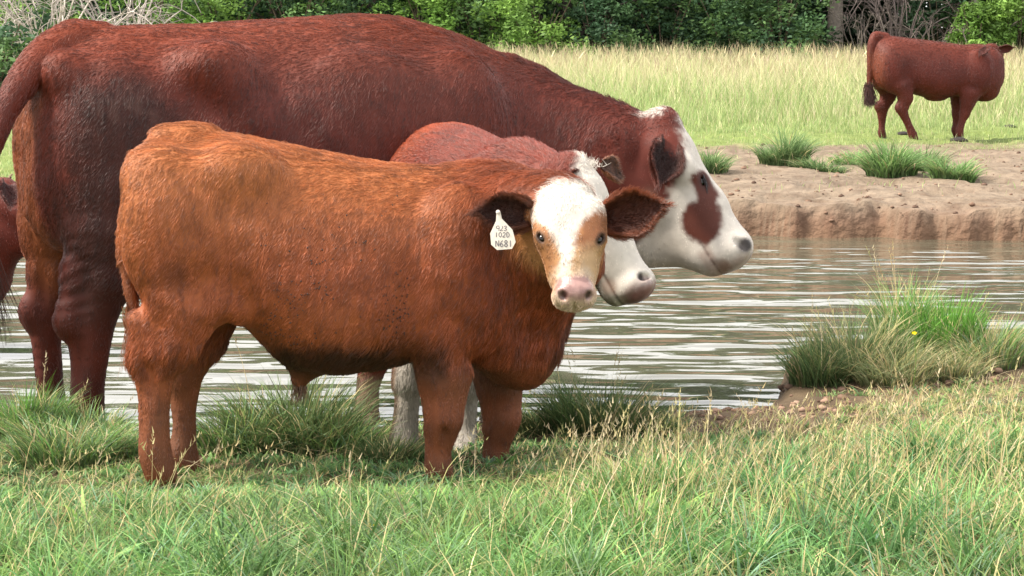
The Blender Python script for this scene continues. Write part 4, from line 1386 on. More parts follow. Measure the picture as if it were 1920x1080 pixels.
def make_heifer(gz):
    A = Animal("heifer", 1760, 23.5, math.radians(6), gz)
    p = A.pix
    vol = Vol((-.95, -.55, -.10), (1.0, 1.15, 1.35), .017)
    vol.trunk(A.stations([(1634, 100, 140, .07), (1646, 76, 165, .17), (1672, 68, 166, .225), (1710, 72, 175, .24), (1750, 77, 184, .25), (1790, 82, 180, .24), (1820, 86, 176, .22), (1848, 88, 182, .205), (1866, 92, 176, .16), (1880, 108, 158, .08)]), .04, egg=.15)
    for v, dx in ((-.14, 8), (.14, -6)):
        vol.ell(p(1668 + dx, 130, v), (.17, .10, .26), k=.06)
        vol.ell(p(1835, 135, v * 1.2), (.14, .09, .24), k=.06)
    R = [(.09, .115), (.06, .074), (.047, .058), (.034, .041), (.032, .037), (.039, .043), (.034, .04)]
    feet = []
    for pts in ([(1692, 160, -.16), (1698, 184, -.16), (1692, 205, -.16), (1698, 222, -.16), (1706, 240, -.16), (1711, 252, -.16), (1715, 262, -.16)],
                [(1664, 158, .16), (1665, 182, .16), (1656, 202, .16), (1654, 222, .16), (1653, 238, .16), (1653, 248, .16), (1656, 257, .16)],
                [(1818, 175, -.15), (1814, 195, -.15), (1809, 214, -.15), (1806, 222, -.15), (1801, 238, -.15), (1799, 246, -.15), (1800, 255, -.15)],
                [(1800, 178, .15), (1798, 195, .15), (1795, 214, .15), (1794, 222, .15), (1793, 236, .15), (1792, 243, .15), (1795, 252, .15)]):
        vol.chain([p(*q) for q in pts], R, k=.035)
        feet.append(p(*pts[-1]))
    vol.ell(p(1683, 201, -.16), (.03, .03, .045), k=.04)
    vol.ell(p(1646, 199, .16), (.03, .03, .045), k=.04)
    vol.ell(p(1755, 182, 0), (.10, .08, .04), k=.06)
    vol.ell(p(1845, 172, 0), (.15, .11, .10), k=.06)
    vol.cone(p(1830, 122, .05), p(1856, 108, .55), (.18, .20), (.11, .14), k=.08)
    T = [(1662, 68, 0), (1642, 68, 0), (1634, 86, -.02), (1632, 115, -.03), (1630, 145, -.03), (1629, 165, -.03)]
    vol.chain([p(*q) for q in T], [.04, .045, .04, .034, .03, .026], k=.03)
    poll = at_depth(1860, 80, 24.0)
    muz = poll + np.array([.12, .46, -.20])
    H = Head(A, poll, muz, np.array([.1, .3, 1.0]))
    red, top = lin(128, 64, 52), lin(150, 84, 62)
    rear = lambda V: smooth01((p(1660, 130)[0] - V[:, 0]) / .12) * smooth01((V[:, 2] - .25) / .2) * smooth01((1.05 - V[:, 2]) / .1)
    plain_red(A, vol, H, 1.05, red, top, 45000, .0016, .014, "red heifer on the far bank by the grass field, head turned away", "heifer", .022, rear)
    simple_ear(A, at_depth(1852, 91, 23.38), at_depth(1834, 104, 23.20), .11, (.5, .6, .4), red * .30, red * .30, 600)
    simple_ear(A, at_depth(1873, 90, 23.75), at_depth(1904, 88, 23.7), .12, (.2, -.6, -.4), red * .38, red * .38, 600)
    for f in feet:
        hoof(A, f + np.array([0, 0, -.055]), (1, 0), .042, M_HOOF)
    n = 500
    t = np.linspace(0, 1, 5)[None, :, None]
    st_ = p(1629, 162, -.03) + RNG.normal(size=(n, 3)) * .02
    dr = np.stack([.03 * RNG.normal(size=n) + .02, .03 * RNG.normal(size=n), -.16 - .05 * RNG.random(n)], 1)
    hair_obj("tail_switch", st_[:, None, :] + t * dr[:, None, :], lin(78, 42, 34) * .6 * (.7 + .6 * RNG.random((n, 1))), .003, M_HAIR, A.root)

def make_edge_calf():
    A = Animal("calf", -220, 10.0, 0.0)
    p = A.pix
    vol = Vol((-1.1, -.45, -.42), (1.2, .45, 1.0), .012)
    vol.trunk(A.stations([(-560, 400, 470, .07), (-545, 340, 520, .16), (-480, 300, 560, .22), (-380, 300, 575, .25), (-280, 306, 585, .265), (-180, 315, 580, .25), (-110, 322, 575, .22), (-60, 335, 570, .18), (-20, 370, 555, .12), (5, 400, 520, .06)]), .04, egg=.14)
    R = [(.09, .11), (.065, .075), (.055, .06), (.04, .045), (.038, .042), (.044, .047), (.038, .044)]
    for x, v, hind in ((-490, -.15, 1), (-470, .15, 1), (-120, -.14, 0), (-100, .14, 0)):
        d = 14 if hind else 0
        vol.ell(p(x + 10, 430, v), (.16, .09, .24), k=.06)
        vol.chain([p(x + 6, 560, v), p(x - d, 620, v), p(x - d - 4, 655, v), p(x - d, 690, v), p(x - d, 720, v), p(x - d, 738, v), p(x - d + 6, 755, v)], R, k=.035)
    vol.ell(p(-45, 520, 0), (.14, .11, .12), k=.06)
    poll, muz = at_depth(18, 332, 9.96), at_depth(166, 470, 9.9)
    H = Head(A, poll, muz, np.array([.6, -.1, .75]))
    vol.cone(p(-70, 430, 0), H.at(.2, 0, -.36), (.14, .21), (.11, .16), k=.08)
    vol.cone(p(-50, 490, 0), H.at(.34, 0, -.5), (.11, .16), (.09, .10), k=.08)
    vol.cone(p(-100, 360, 0), H.at(.06, 0, -.26), (.08, .09), (.08, .07), k=.08)
    vol.chain([p(-545, 310, 0), p(-572, 340, 0), p(-578, 420, 0), p(-578, 520, 0)], [.04, .035, .028, .022], k=.025)
    red, top = lin(138, 66, 52), lin(156, 80, 60)
    plain_red(A, vol, H, 1.08, red, top, 30000, .0011, .013, "dark red calf at the left edge of the photo, partly hidden by the large cow", "calf", .021)
    simple_ear(A, at_depth(14, 345, 9.82), at_depth(20, 388, 9.66), .12, (.6, -1, .1), lin(92, 40, 34) * .5, red * .4, 2500)
    simple_ear(A, at_depth(22, 340, 10.1), at_depth(24, 372, 10.3), .12, (.6, 1, .1), lin(92, 40, 34) * .5, red * .4, 400)
make_edge_calf()
make_heifer(float(ground_z(np.array([4.58]), np.array([23.5]))[0]))
# ------------------------------------------------------------------ grass
M_GRASS = tint_mat("grass_blade", rough=.6, spec=.25, transl=.35)
M_LEAF = tint_mat("leaf", rough=.6, spec=.25, transl=.30)
M_BARK = tint_mat("bark", rough=.9, spec=.1, noise=(22, .3), bump=(60, .01))

def blades(root, h, lean, az, w, c0, c1, seg=4, curl=1.6, yaw=None):
    """ribbons: root (n,3), height, lean distance, lean azimuth, width, base and tip colour -> V, F, C"""
    n = len(root)
    t = np.linspace(0, 1, seg + 1)
    d = np.stack([np.cos(az), np.sin(az), np.zeros(n)], 1)
    out = (lean[:, None] * t[None, :] ** curl)
    up = h[:, None] * (t[None, :] - .28 * np.clip(lean / (h + 1e-6), 0, 1.6)[:, None] * t[None, :] ** 3)
    P = root[:, None, :] + out[:, :, None] * d[:, None, :]
    P[:, :, 2] += up
    ya = RNG.random(n) * math.pi if yaw is None else yaw
    s = np.stack([np.cos(ya), np.sin(ya), np.zeros(n)], 1)
    ww = w[:, None] * .5 * np.clip(1.0 - t[None, :] ** 1.7, .0, 1)
    ww[:, 0] *= .7
    V = np.stack([P - ww[:, :, None] * s[:, None, :], P + ww[:, :, None] * s[:, None, :]], 2)   # n, seg+1, 2, 3
    V[:, -1, 1] = V[:, -1, 0] + 1e-5
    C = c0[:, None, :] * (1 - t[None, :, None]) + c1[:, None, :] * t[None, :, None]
    C = np.repeat(C[:, :, None, :], 2, 2)
    b = (np.arange(n) * (seg + 1) * 2)[:, None] + (np.arange(seg) * 2)[None, :]
    F = np.stack([b, b + 1, b + 3, b + 2], -1).reshape(-1, 4)
    return V.reshape(-1, 3), F, C.reshape(-1, 3)

GREENS = np.array([lin(136, 162, 86), lin(116, 146, 92), lin(150, 174, 104), lin(96, 130, 74), lin(132, 160, 128), lin(118, 166, 92)])
STRAWS = np.array([lin(208, 194, 142), lin(196, 174, 128), lin(182, 178, 120), lin(214, 196, 160)])
def pick(pal, n, vary=.2):
    return np.clip(pal[RNG.integers(0, len(pal), n)] * (1 + vary * RNG.normal(size=(n, 1))), 0, 1)

def on_ground(x, y):
    return np.stack([x, y, ground_z(x, y) - .006], 1)

def seed_stems(root, h, lean, az, bag, cols, w=.0022, head=.10, headw=.007):
    """straw stems that end in a loose seed head"""
    n = len(root)
    c = cols
    V, F, C = blades(root, h, lean, az, np.full(n, w * 2), c * .85, c, 5, 2.0)
    # keep the stem's width to the top
    bag.add(V, F, C)
    t = np.linspace(0, 1, 6)
    d = np.stack([np.cos(az), np.sin(az), np.zeros(n)], 1)
    def along(tt):
        P = root + (lean * tt ** 2.0)[:, None] * d
        P[:, 2] += h * (tt - .28 * np.clip(lean / (h + 1e-6), 0, 1.6) * tt ** 3)
        return P
    k = 7
    for j in range(k):
        tt = 1 - head * (j / k) / np.maximum(h, .05) * .9 * RNG.uniform(.8, 1.2, n)
        b = along(np.clip(tt, .3, 1))
        m = len(b)
        a2 = RNG.random(m) * 2 * math.pi
        bag.add(*blades(b, RNG.uniform(.012, .026, m), RNG.uniform(.004, .014, m), a2, np.full(m, headw), c * .7, c * .85, 1, 1.0))

def shore_clear(x, y, gap):
    return shore_y(x) - y > gap

def near_meadow():
    bag = Bag()
    def field(n, x0, x1, y0, y1, hmin, hmax, wmin, wmax, straw, leanf, keep, seg=4, pal=GREENS, clump=0.0, tuft=0):
        x, y = RNG.uniform(x0, x1, n), y0 + (y1 - y0) * RNG.random(n)
        if clump:
            x = x + clump * (noise2(x, y, 6, 31) - .5); y = y + clump * (noise2(x, y, 6, 32) - .5)
        m = keep(x, y)
        x, y = x[m], y[m]
        n = len(x)
        g = noise2(x, y, 2.2, 41)
        # grazed shorter where the calves stand and along the shore
        side = smooth01((x - .12) / .35)
        cap = np.maximum(.045, 1.4 - (842 - 92 * side) * y / FPX)
        h = (hmin + (hmax - hmin) * RNG.random(n) ** 1.2) * (.6 + .8 * g)
        h = np.minimum(h, cap * RNG.uniform(.55, 1.3, n))
        az = RNG.random(n) * 6.28
        if tuft:
            # blades gathered into small tufts that spread outwards
            k = np.floor(RNG.random(n) * (n / tuft)).astype(int)
            nt_ = int(n / tuft) + 1
            pick_ = RNG.integers(0, n, nt_)
            cx_, cy_ = x[pick_][k], y[pick_][k]
            rr_ = RNG.uniform(.008, .045, nt_)[k] * np.sqrt(RNG.random(n))
            x, y = cx_ + rr_ * np.cos(az), cy_ + rr_ * np.sin(az)
            az = az + .5 * RNG.normal(size=n)
            h = h[pick_][k] * RNG.uniform(.6, 1.1, n)
            tc_ = k
        lean = h * leanf * (.3 + 1.1 * RNG.random(n))
        c = pick(pal, n, .14)
        if tuft:
            c = .35 * c + .65 * pick(pal, nt_, .22)[tc_]
        patch_ = noise2(x, y, 2.4, 49)
        c = c * (1 + .7 * (patch_ - .5))[:, None]
        blue = smooth01((noise2(x, y, 1.9, 57) - .5) / .2)[:, None] * .3
        c = c * (1 - blue) + c * np.array([.72, .98, 1.35]) * blue
        st = RNG.random(n) < straw * (.3 + 1.4 * noise2(x, y, 1.4, 47)) * (.6 + .5 * smooth01((x + .2) / .6))
        c[st] = pick(STRAWS, int(st.sum()))
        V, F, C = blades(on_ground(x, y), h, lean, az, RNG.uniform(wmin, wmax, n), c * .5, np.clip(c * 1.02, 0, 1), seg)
        bag.add(V, F, C)
    sc = lambda gap: (lambda x, y: shore_clear(x, y, gap + .25 * (noise2(x, y, 3, 51) - .4)) & (np.abs(x) < y * .27 + 1.4))
    dirt = lambda x, y: (np.exp(-((x - .9) / .55) ** 2 - ((y - 8.2) / .28) ** 2) + np.exp(-((x - 1.75) / .8) ** 2 - ((y - 8.85) / .25) ** 2)) < .45 + .5 * (noise2(x, y, 7, 55) - .5)
    trod = lambda x, y: RNG.random(len(x)) < np.where(y > 7.6, np.where((x > -.2) & (x < 1.2), .35, .75), 1.0)
    allow = lambda gap: (lambda x, y: sc(gap)(x, y) & dirt(x, y) & trod(x, y))
    # short dense sward, then taller blades, then thin straw
    field(84000, -3.6, 3.6, 4.5, 9.6, .04, .11, .003, .006, .20, .9, allow(.05), 3, GREENS, 0, 9)
    field(84000, -3.4, 3.4, 4.5, 8.6, .08, .23, .004, .009, .20, .9, allow(.15), 4, GREENS, 0, 14)
    field(11000, -3.2, 3.2, 5.0, 8.2, .16, .32, .003, .006, .35, .7, allow(.25), 5, GREENS, 0, 7)
    field(15000, -3.2, 3.2, 5.0, 7.6, .08, .22, .006, .011, .0, 1.2, allow(.3), 4, np.array([lin(140, 180, 98), lin(124, 166, 116), lin(152, 186, 108), lin(108, 150, 84)]), 0, 10)
    field(8000, -3.2, 3.2, 5.0, 7.6, .12, .30, .006, .010, .0, .9, allow(.3), 5, np.array([lin(84, 122, 62), lin(96, 136, 72), lin(104, 146, 84)]), 0, 26)
    # broad weed leaves low in the sward
    for i in range(260):
        cx_, cy_ = RNG.uniform(-2.4, 2.4), RNG.uniform(5.2, 7.6)
        if shore_y(cx_) - cy_ < .35:
            continue
        m_ = RNG.integers(6, 14)
        a_ = RNG.random(m_) * 6.28
        cap_ = max(.04, 1.4 - 850 * cy_ / FPX)
        rt = on_ground(cx_ + .02 * np.cos(a_), cy_ + .02 * np.sin(a_))
        cc = pick(np.array([lin(118, 158, 84), lin(98, 140, 78), lin(142, 172, 92)]), 1, .15) * np.ones((m_, 1))
        hh_ = np.minimum(RNG.uniform(.04, .16, m_), cap_)
        bag.add(*blades(rt, hh_, hh_ * RNG.uniform(.5, 1.2, m_), a_, RNG.uniform(.012, .026, m_), cc * .55, cc, 5, 1.4))
    # flattened dry thatch
    n = 9000
    x, y = RNG.uniform(-3.3, 3.3, n), RNG.uniform(5.0, 9.3, n)
    m = allow(.05)(x, y)
    x, y = x[m], y[m]; n = len(x)
    r = on_ground(x, y); r[:, 2] += RNG.uniform(.0, .05, n)
    c = pick(STRAWS, n) * .8
    bag.add(*blades(r, RNG.uniform(.01, .05, n), RNG.uniform(.08, .2, n), RNG.random(n) * 6.28, RNG.uniform(.002, .004, n), c, c, 3, 1.1))
    # seed stems, thickest on the right
    n = 3000
    x, y = RNG.uniform(-2.6, 2.9, n), RNG.uniform(5.3, 8.2, n)
    keep = shore_clear(x, y, .3) & (RNG.random(n) < np.where(x > .1, .9, .16) * (.3 + 1.3 * noise2(x, y, 1.8, 61))) & dirt(x, y)
    x, y = x[keep], y[keep]; n = len(x)
    seed_stems(on_ground(x, y), np.minimum(RNG.uniform(.20, .44, n), RNG.uniform(.6, 1.5, n) * np.maximum(.10, 1.4 - (770 - 60 * smooth01((x - .1) / .3)) * y / FPX)), RNG.uniform(.04, .22, n), RNG.normal(.3, 1.2, n), bag, pick(STRAWS, n, .12), .0017)
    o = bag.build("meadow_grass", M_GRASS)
    tag(o, "mixed green and straw coloured grass on the near bank", kind="stuff")
near_meadow()

def tussock(px, Y, rad, h, n, pal, label, straw=.12, w=.0065, spread=.75, group=None, cat="grass clump", name="grass_tussock", x=None, seeds=0, dz=0.0):
    bag = Bag()
    if x is None:
        x = (px - 960) / FPX * Y
    r = rad * np.sqrt(RNG.random(n)) * .8
    a = RNG.random(n) * 2 * math.pi
    X, YY = x + r * np.cos(a), Y + r * np.sin(a) * .8
    root = on_ground(X, YY)
    hh = h * (.5 + .65 * RNG.random(n) ** .8) * (1 - .3 * (r / rad))
    lean = hh * spread * (.10 + .8 * r / rad + .7 * RNG.random(n) ** 2)
    hh = hh * (.7 + .6 * noise2(X, YY, 9, 91))
    az = a + RNG.normal(size=n) * .85
    c = pick(pal, n)
    st = RNG.random(n) < straw
    c[st] = pick(STRAWS, int(st.sum()))
    z0 = float(ground_z(np.array([x]), np.array([Y]))[0])
    base = np.array([x, Y, z0])
    V, F, C = blades(root - base, hh, lean, az, RNG.uniform(.6, 1.25, n) * w, c * .5, np.clip(c * 1.1, 0, 1), 5, 1.9)
    bag.add(V, F, C)
    if seeds:
        k = RNG.integers(0, n, seeds)
        seed_stems(root[k] - base, hh[k] * RNG.uniform(1.1, 1.5, seeds), lean[k] * .6, az[k], bag, pick(STRAWS, seeds, .1), .0016)
    o = bag.build(name, M_GRASS)
    o.location = base
    tag(o, label, cat, group)
    return o

DARKG = np.array([lin(94, 120, 72), lin(84, 108, 68), lin(108, 132, 84), lin(116, 128, 80)])
BRIGHT = np.array([lin(104, 156, 62), lin(116, 168, 72), lin(92, 140, 58)])
GREYG = np.array([lin(132, 144, 104), lin(120, 134, 88), lin(146, 152, 108)])
G1 = "grass tussocks on the near bank"
tussock(1770, 9.05, .20, .34, 700, BRIGHT, "bright green upright tussock on top of the right mound", .02, .0065, .45, G1)
tussock(1610, 8.85, .24, .32, 900, np.vstack([GREYG, DARKG]), "grey-green tussock with straw on the left end of the right mound", .2, .0055, .75, G1, seeds=14)
tussock(1545, 8.75, .16, .24, 600, DARKG, "low dark tussock at the mound's water edge beside the grey-green one", .12, .006, .9, G1, seeds=6)
tussock(1690, 8.68, .20, .20, 800, GREYG, "pale low spreading tussock over the dirt on the front of the mound", .35, .005, 1.2, G1)
tussock(1860, 8.9, .20, .24, 800, np.vstack([GREYG, GREENS]), "mixed green tussock at the right edge on the mound", .25, .0055, .9, G1, seeds=10)
tussock(1700, 9.15, .16, .34, 500, GREENS, "loose tall tussock behind the bright one on the right mound", .2, .005, .6, G1, seeds=16)
tussock(1800, 8.72, .15, .16, 500, GREYG, "low dry tussock below the bright green one on the mound", .4, .005, 1.2, G1)
tussock(1120, 7.75, .24, .28, 1100, DARKG, "dark green sedge tussock by the water right of the front calf", .08, .005, .85, G1, seeds=14)
tussock(1010, 7.75, .14, .17, 500, DARKG, "small dark tussock at the water just right of the calf's front legs", .12, .005, .9, G1)
tussock(1230, 7.75, .14, .15, 450, np.vstack([DARKG, GREENS]), "small loose tussock beside the bare muddy shore", .2, .005, 1.0, G1)
tussock(545, 7.45, .25, .30, 1100, DARKG, "dark green tussock seen under the front calf's belly", .1, .006, 1.0, G1, seeds=5)
tussock(450, 7.4, .19, .22, 800, np.vstack([DARKG, GREENS]), "green tussock just right of the front calf's hind legs", .1, .006, 1.0, G1)
tussock(630, 7.4, .17, .18, 700, np.vstack([DARKG, GREENS]), "tussock around the half hidden calf's dark hind leg", .12, .006, 1.0, G1)
tussock(725, 7.2, .14, .10, 420, DARKG, "dark flattened tussock before the white front leg", .15, .006, 1.1, G1)
tussock(30, 7.7, .20, .23, 900, np.vstack([BRIGHT, GREENS, DARKG]), "tall green tussock at the lower left edge of the photo", .08, .007, .7, G1, seeds=14)
tussock(150, 7.6, .18, .18, 800, np.vstack([GREENS, DARKG]), "green tussock before the large cow's hind feet", .1, .0065, .95, G1, seeds=8)
tussock(110, 7.2, .22, .20, 900, np.vstack([DARKG, GREENS]), "low dark tussock in front of the left edge tussocks", .15, .006, 1.1, G1)
tussock(215, 7.35, .15, .17, 500, GREENS, "small tussock left of the front calf's hind legs", .15, .006, 1.1, G1)
G2 = "grass tussocks on the far bank"
FARG = np.array([lin(112, 140, 88), lin(100, 128, 80), lin(128, 152, 100)])
FARB = np.array([lin(126, 164, 92), lin(112, 150, 84), lin(140, 172, 108)])
tussock(1470, 19.4, .26, .36, 700, FARG, "dark round tussock on the bare far bank, leftmost of the whole ones", .08, .013, 1.0, G2)
tussock(1538, 19.0, .26, .17, 350, FARG, "low flat grass patch between two rounder clumps on the bare far bank", .15, .012, 1.7, G2)
tussock(1672, 18.3, .26, .36, 800, np.vstack([FARG, FARB]), "bright tussock on the far bank below the heifer's hind legs", .06, .013, 1.0, G2)
tussock(1788, 18.0, .22, .25, 600, np.vstack([FARG, FARB]), "low bright tussock on the far bank below the heifer's front legs", .06, .013, 1.1, G2)
tussock(1728, 18.9, .22, .32, 500, FARG, "darker middle tussock on the far bank beneath the heifer", .06, .013, 1.0, G2)
tussock(1330, 18.3, .20, .26, 450, FARG, "tussock on the far bank just beyond the white cow face", .06, .012, 1.0, G2)
tussock(1600, 19.6, .24, .17, 300, FARB, "thin grass patch at the far bank left of the bright tussock", .12, .011, 1.5, G2)

def far_field():
    bag = Bag()
    n = 240000
    y = 16.3 + 30.7 * RNG.random(n) ** .95
    x = RNG.uniform(-1, 1, n) * (y * .31 + 3.5)
    g1, g2 = noise2(x, y, .55, 71), noise2(x, y, 2.1, 72)
    edge = turf_line(x) + .1 + 2.4 * (g1 - .5) + 1.6 * (noise2(x, y, 1.7, 73) - .5)
    thin = np.where(y < edge, .03, np.where((y < 24.5) & (x > -1.5), .55, 1.0))
    m = RNG.random(n) < thin
    x, y, g1, g2 = x[m], y[m], g1[m], g2[m]
    n = len(x)
    tall = smooth01((y - 24.0) / 9)
    h = (.07 + .66 * tall) * (.55 + .7 * g2) * (.6 + .6 * RNG.random(n))
    c = pick(np.array([lin(178, 194, 126), lin(166, 186, 122), lin(188, 200, 138), lin(150, 174, 112)]), n, .12)
    st = RNG.random(n) < .12 + .72 * smooth01((y - 25 + 4 * (g1 - .5)) / 10)
    c[st] = pick(np.array([lin(222, 213, 172), lin(214, 204, 166), lin(208, 202, 154)]), int(st.sum()), .10)
    V, F, C = blades(on_ground(x, y), h, h * RNG.uniform(.1, .6, n), RNG.random(n) * 6.28, (.007 + .006 * tall) * RNG.uniform(.7, 1.3, n), c * .66, np.clip(c * .95, 0, 1), 2, 1.6, RNG.normal(0, .5, n))
    bag.add(V, F, C)
    n = 7000
    y = RNG.uniform(33, 47, n); x = RNG.uniform(-1, 1, n) * (y * .27 + 2.5)
    m = RNG.random(n) < .3 + 1.1 * noise2(x, y, .8, 77)
    x, y = x[m], y[m]; n = len(x)
    h = RNG.uniform(.45, .95, n)
    c = pick(np.array([lin(196, 184, 146), lin(182, 164, 132), lin(168, 150, 126)]), n, .12)
    r = on_ground(x, y)
    az = RNG.random(n) * 6.28; lean = h * RNG.uniform(.05, .35, n)
    bag.add(*blades(r, h, lean, az, np.full(n, .011), c * .8, c, 3, 2.0, RNG.normal(0, .4, n)))
    tip = r + np.stack([np.cos(az) * lean, np.sin(az) * lean, h * .72], 1)
    bag.add(*blades(tip, np.full(n, .16), lean * .4, az, np.full(n, .024), c, c * 1.05, 2, 1.0, RNG.normal(0, .5, n)))
    tag(bag.build("field_grass", M_GRASS), "tall pale seeding grass of the far field", kind="stuff")
far_field()

# ------------------------------------------------------------------ woods
def leaf_quads(P, size, col, flat=.5):
    n = len(P)
    a = RNG.normal(size=(n, 3)); a[:, 2] *= flat
    a /= np.linalg.norm(a, axis=1)[:, None]
    b = np.cross(a, RNG.normal(size=(n, 3)))
    b /= np.linalg.norm(b, axis=1)[:, None] + 1e-9
    s = np.broadcast_to(size, (n,))[:, None] * RNG.uniform(.7, 1.3, (n, 1))
    c = np.cross(a, b) * .12
    V = np.stack([P - a * s, P + b * s * .45 + c * s, P + a * s, P - b * s * .45 + c * s], 1).reshape(-1, 3)
    F = np.arange(n * 4).reshape(-1, 4)
    return V, F, np.repeat(col, 4, 0)

def leaf_cloud(centers, radii, n, flatten=.7):
    """leaf points gathered on the skin of many clumps"""
    k = RNG.integers(0, len(centers), n)
    d = RNG.normal(size=(n, 3)); d /= np.linalg.norm(d, axis=1)[:, None]
    r = radii[k] * (.45 + .6 * RNG.random(n) ** .6)
    P = centers[k] + d * r[:, None] * np.array([1, 1, flatten])
    return P, k

LEAFG = np.array([lin(70, 98, 62), lin(60, 88, 60), lin(84, 112, 64), lin(56, 80, 56)])
LEAFY = np.array([lin(104, 138, 64), lin(116, 148, 70), lin(94, 124, 60)])
def clump_tints(k, nk, pal):
    base = pal[RNG.integers(0, len(pal), nk)] * RNG.uniform(.7, 1.35, (nk, 1))
    return np.clip(base[k] * RNG.uniform(.75, 1.3, (len(k), 1)), 0, 1)

def tree(px, Y, h, crown_r, low, label, pal=LEAFG, trunk_r=.13, bark=(92, 84, 76), nleaf=5200, nclump=50, lean=0.0, size=.08):
    x = (px - 960) / FPX * Y
    z0 = float(ground_z(np.array([x]), np.array([Y]))[0])
    root = empty("tree", (x, Y, z0))
    bag = Bag()
    P = catmull([(0, 0, -.1), (lean * .2, 0, h * .25), (lean * .5, .1, h * .55), (lean, .1, h * .92)], 14)
    bag.add(*tube(P, np.linspace(trunk_r * 1.15, trunk_r * .25, 14), 9), lin(*bark))
    C0 = []
    for i in range(9):
        t = RNG.uniform(.14, .85)
        b = P[int(t * 13)]
        a = RNG.random() * 6.28
        ln = crown_r * RNG.uniform(.5, .95) * (1.1 - .5 * t)
        e = b + np.array([math.cos(a) * ln, math.sin(a) * ln, ln * RNG.uniform(.1, .7)])
        mid = (b + e) / 2 + np.array([0, 0, .15 * ln])
        bag.add(*tube(catmull([b, mid, e], 7), np.linspace(trunk_r * .42 * (1 - .5 * t), .012, 7), 6), lin(*bark))
        C0 += [mid, e]
    bag.build("trunk", M_BARK, root)
    cz = low + (h - low) * RNG.random(nclump) ** 1.25
    cr = crown_r * np.sqrt(np.clip(1 - ((cz - (h + low) / 2) / ((h - low) / 2 + .3)) ** 2, .12, 1))
    ca = RNG.random(nclump) * 6.28
    rr = cr * np.sqrt(RNG.random(nclump))
    cen = np.stack([lean * cz / h + rr * np.cos(ca), rr * np.sin(ca), cz], 1)
    rad = RNG.uniform(.35, .8, nclump) * (crown_r / 2.4)
    LP, k = leaf_cloud(cen, rad, nleaf)
    bag = Bag()
    bag.add(*leaf_quads(LP, size, clump_tints(k, nclump, pal)))
    bag.build("crown", M_LEAF, root)
    tag(root, label, "tree", "trees along the edge of the wood")

def shrub(px, Y, w, h, label, pal=LEAFG, nleaf=4200, nclump=30, size=.052, name="shrub"):
    x = (px - 960) / FPX * Y
    z0 = float(ground_z(np.array([x]), np.array([Y]))[0])
    root = empty(name, (x, Y, z0))
    bag = Bag()
    for i in range(7):
        a = RNG.random() * 6.28
        ln = w * RNG.uniform(.3, .7)
        bag.add(*tube(catmull([(0, 0, -.05), (math.cos(a) * ln * .4, math.sin(a) * ln * .4, h * .45), (math.cos(a) * ln, math.sin(a) * ln, h * RNG.uniform(.7, 1.0))], 7), np.linspace(.028, .008, 7), 5), lin(96, 84, 72))
    bag.build("stem", M_BARK, root)
    cz = h * (.12 + .85 * RNG.random(nclump))
    rr = w * np.sqrt(RNG.random(nclump)) * np.sqrt(np.clip(1.05 - (cz / h) ** 2, .1, 1))
    a = RNG.random(nclump) * 6.28
    LP, k = leaf_cloud(np.stack([rr * np.cos(a), rr * np.sin(a), cz], 1), RNG.uniform(.2, .45, nclump) * max(w, .8), nleaf)
    LP[:, 2] = np.maximum(LP[:, 2], .02)
    bag = Bag()
    bag.add(*leaf_quads(LP, size, clump_tints(k, nclump, pal)))
    bag.build("foliage", M_LEAF, root)
    tag(root, label, "shrub", "shrubs along the edge of the wood")

TREES = [
    (1062, 45.5, 9.0, 2.2, 1.55, "tree with a dark straight trunk standing at the field edge near the middle", LEAFG, .14, (66, 60, 56)),
    (1562, 46.5, 10.0, 2.3, 2.0, "tree with a pale grey forked trunk left of the heifer", LEAFG, .18, (142, 132, 124)),
    (1820, 46.0, 10.5, 2.3, 1.9, "tree with a pale slim straight trunk behind the heifer's shoulder", LEAFG, .13, (146, 140, 124)),
    (980, 47.5, 9.0, 2.5, .9, "tree with a thin trunk in the dark gap left of the dark trunk", LEAFG, .10, (84, 76, 68)),
    (860, 47.5, 9.5, 2.6, .8, "leafy tree above the large cow's withers", np.vstack([LEAFG, LEAFY]), .16, (84, 76, 68)),
    (700, 46.5, 9.0, 2.6, .7, "light green leafy tree above the middle of the large cow's back", np.vstack([LEAFG, LEAFY]), .15, (84, 76, 68)),
    (520, 47.0, 9.5, 2.7, .6, "dense dark tree above the large cow's loin", LEAFG, .16, (84, 76, 68)),
    (330, 46.5, 9.0, 2.6, .6, "fresh green tree above the large cow's rump", np.vstack([LEAFG, LEAFY]), .15, (84, 76, 68)),
    (130, 48.0, 9.5, 2.7, .8, "tree behind the bare grey brush at the left", LEAFG, .16, (84, 76, 68)),
    (-60, 47.0, 9.0, 2.7, .6, "tree beyond the left edge of the wood", LEAFG, .16, (84, 76, 68)),
    (1185, 47.5, 10.0, 2.6, 1.3, "dark blue-green tree right of the dark trunk", LEAFG, .11, (120, 112, 104)),
    (1300, 48.0, 9.5, 2.7, 1.0, "dark dense tree above the white face of the large cow", LEAFG, .14, (84, 76, 68)),
    (1430, 47.0, 9.5, 2.6, .8, "green tree right of the darkest gap in the wood", LEAFG, .15, (84, 76, 68)),
    (1690, 48.5, 10.0, 2.4, 2.2, "tree over the bare twiggy thicket behind the heifer's back", LEAFG, .13, (100, 92, 88)),
    (1935, 47.0, 9.0, 2.6, .8, "tree at the right edge of the photo", LEAFG, .15, (84, 76, 68)),
    (2080, 47.5, 9.0, 2.6, .7, "tree just past the right edge of the photo", LEAFG, .15, (84, 76, 68)),
]
for t in TREES:
    tree(t[0], t[1], t[2] * .68, *t[3:6], pal=t[6], trunk_r=t[7], bark=t[8])
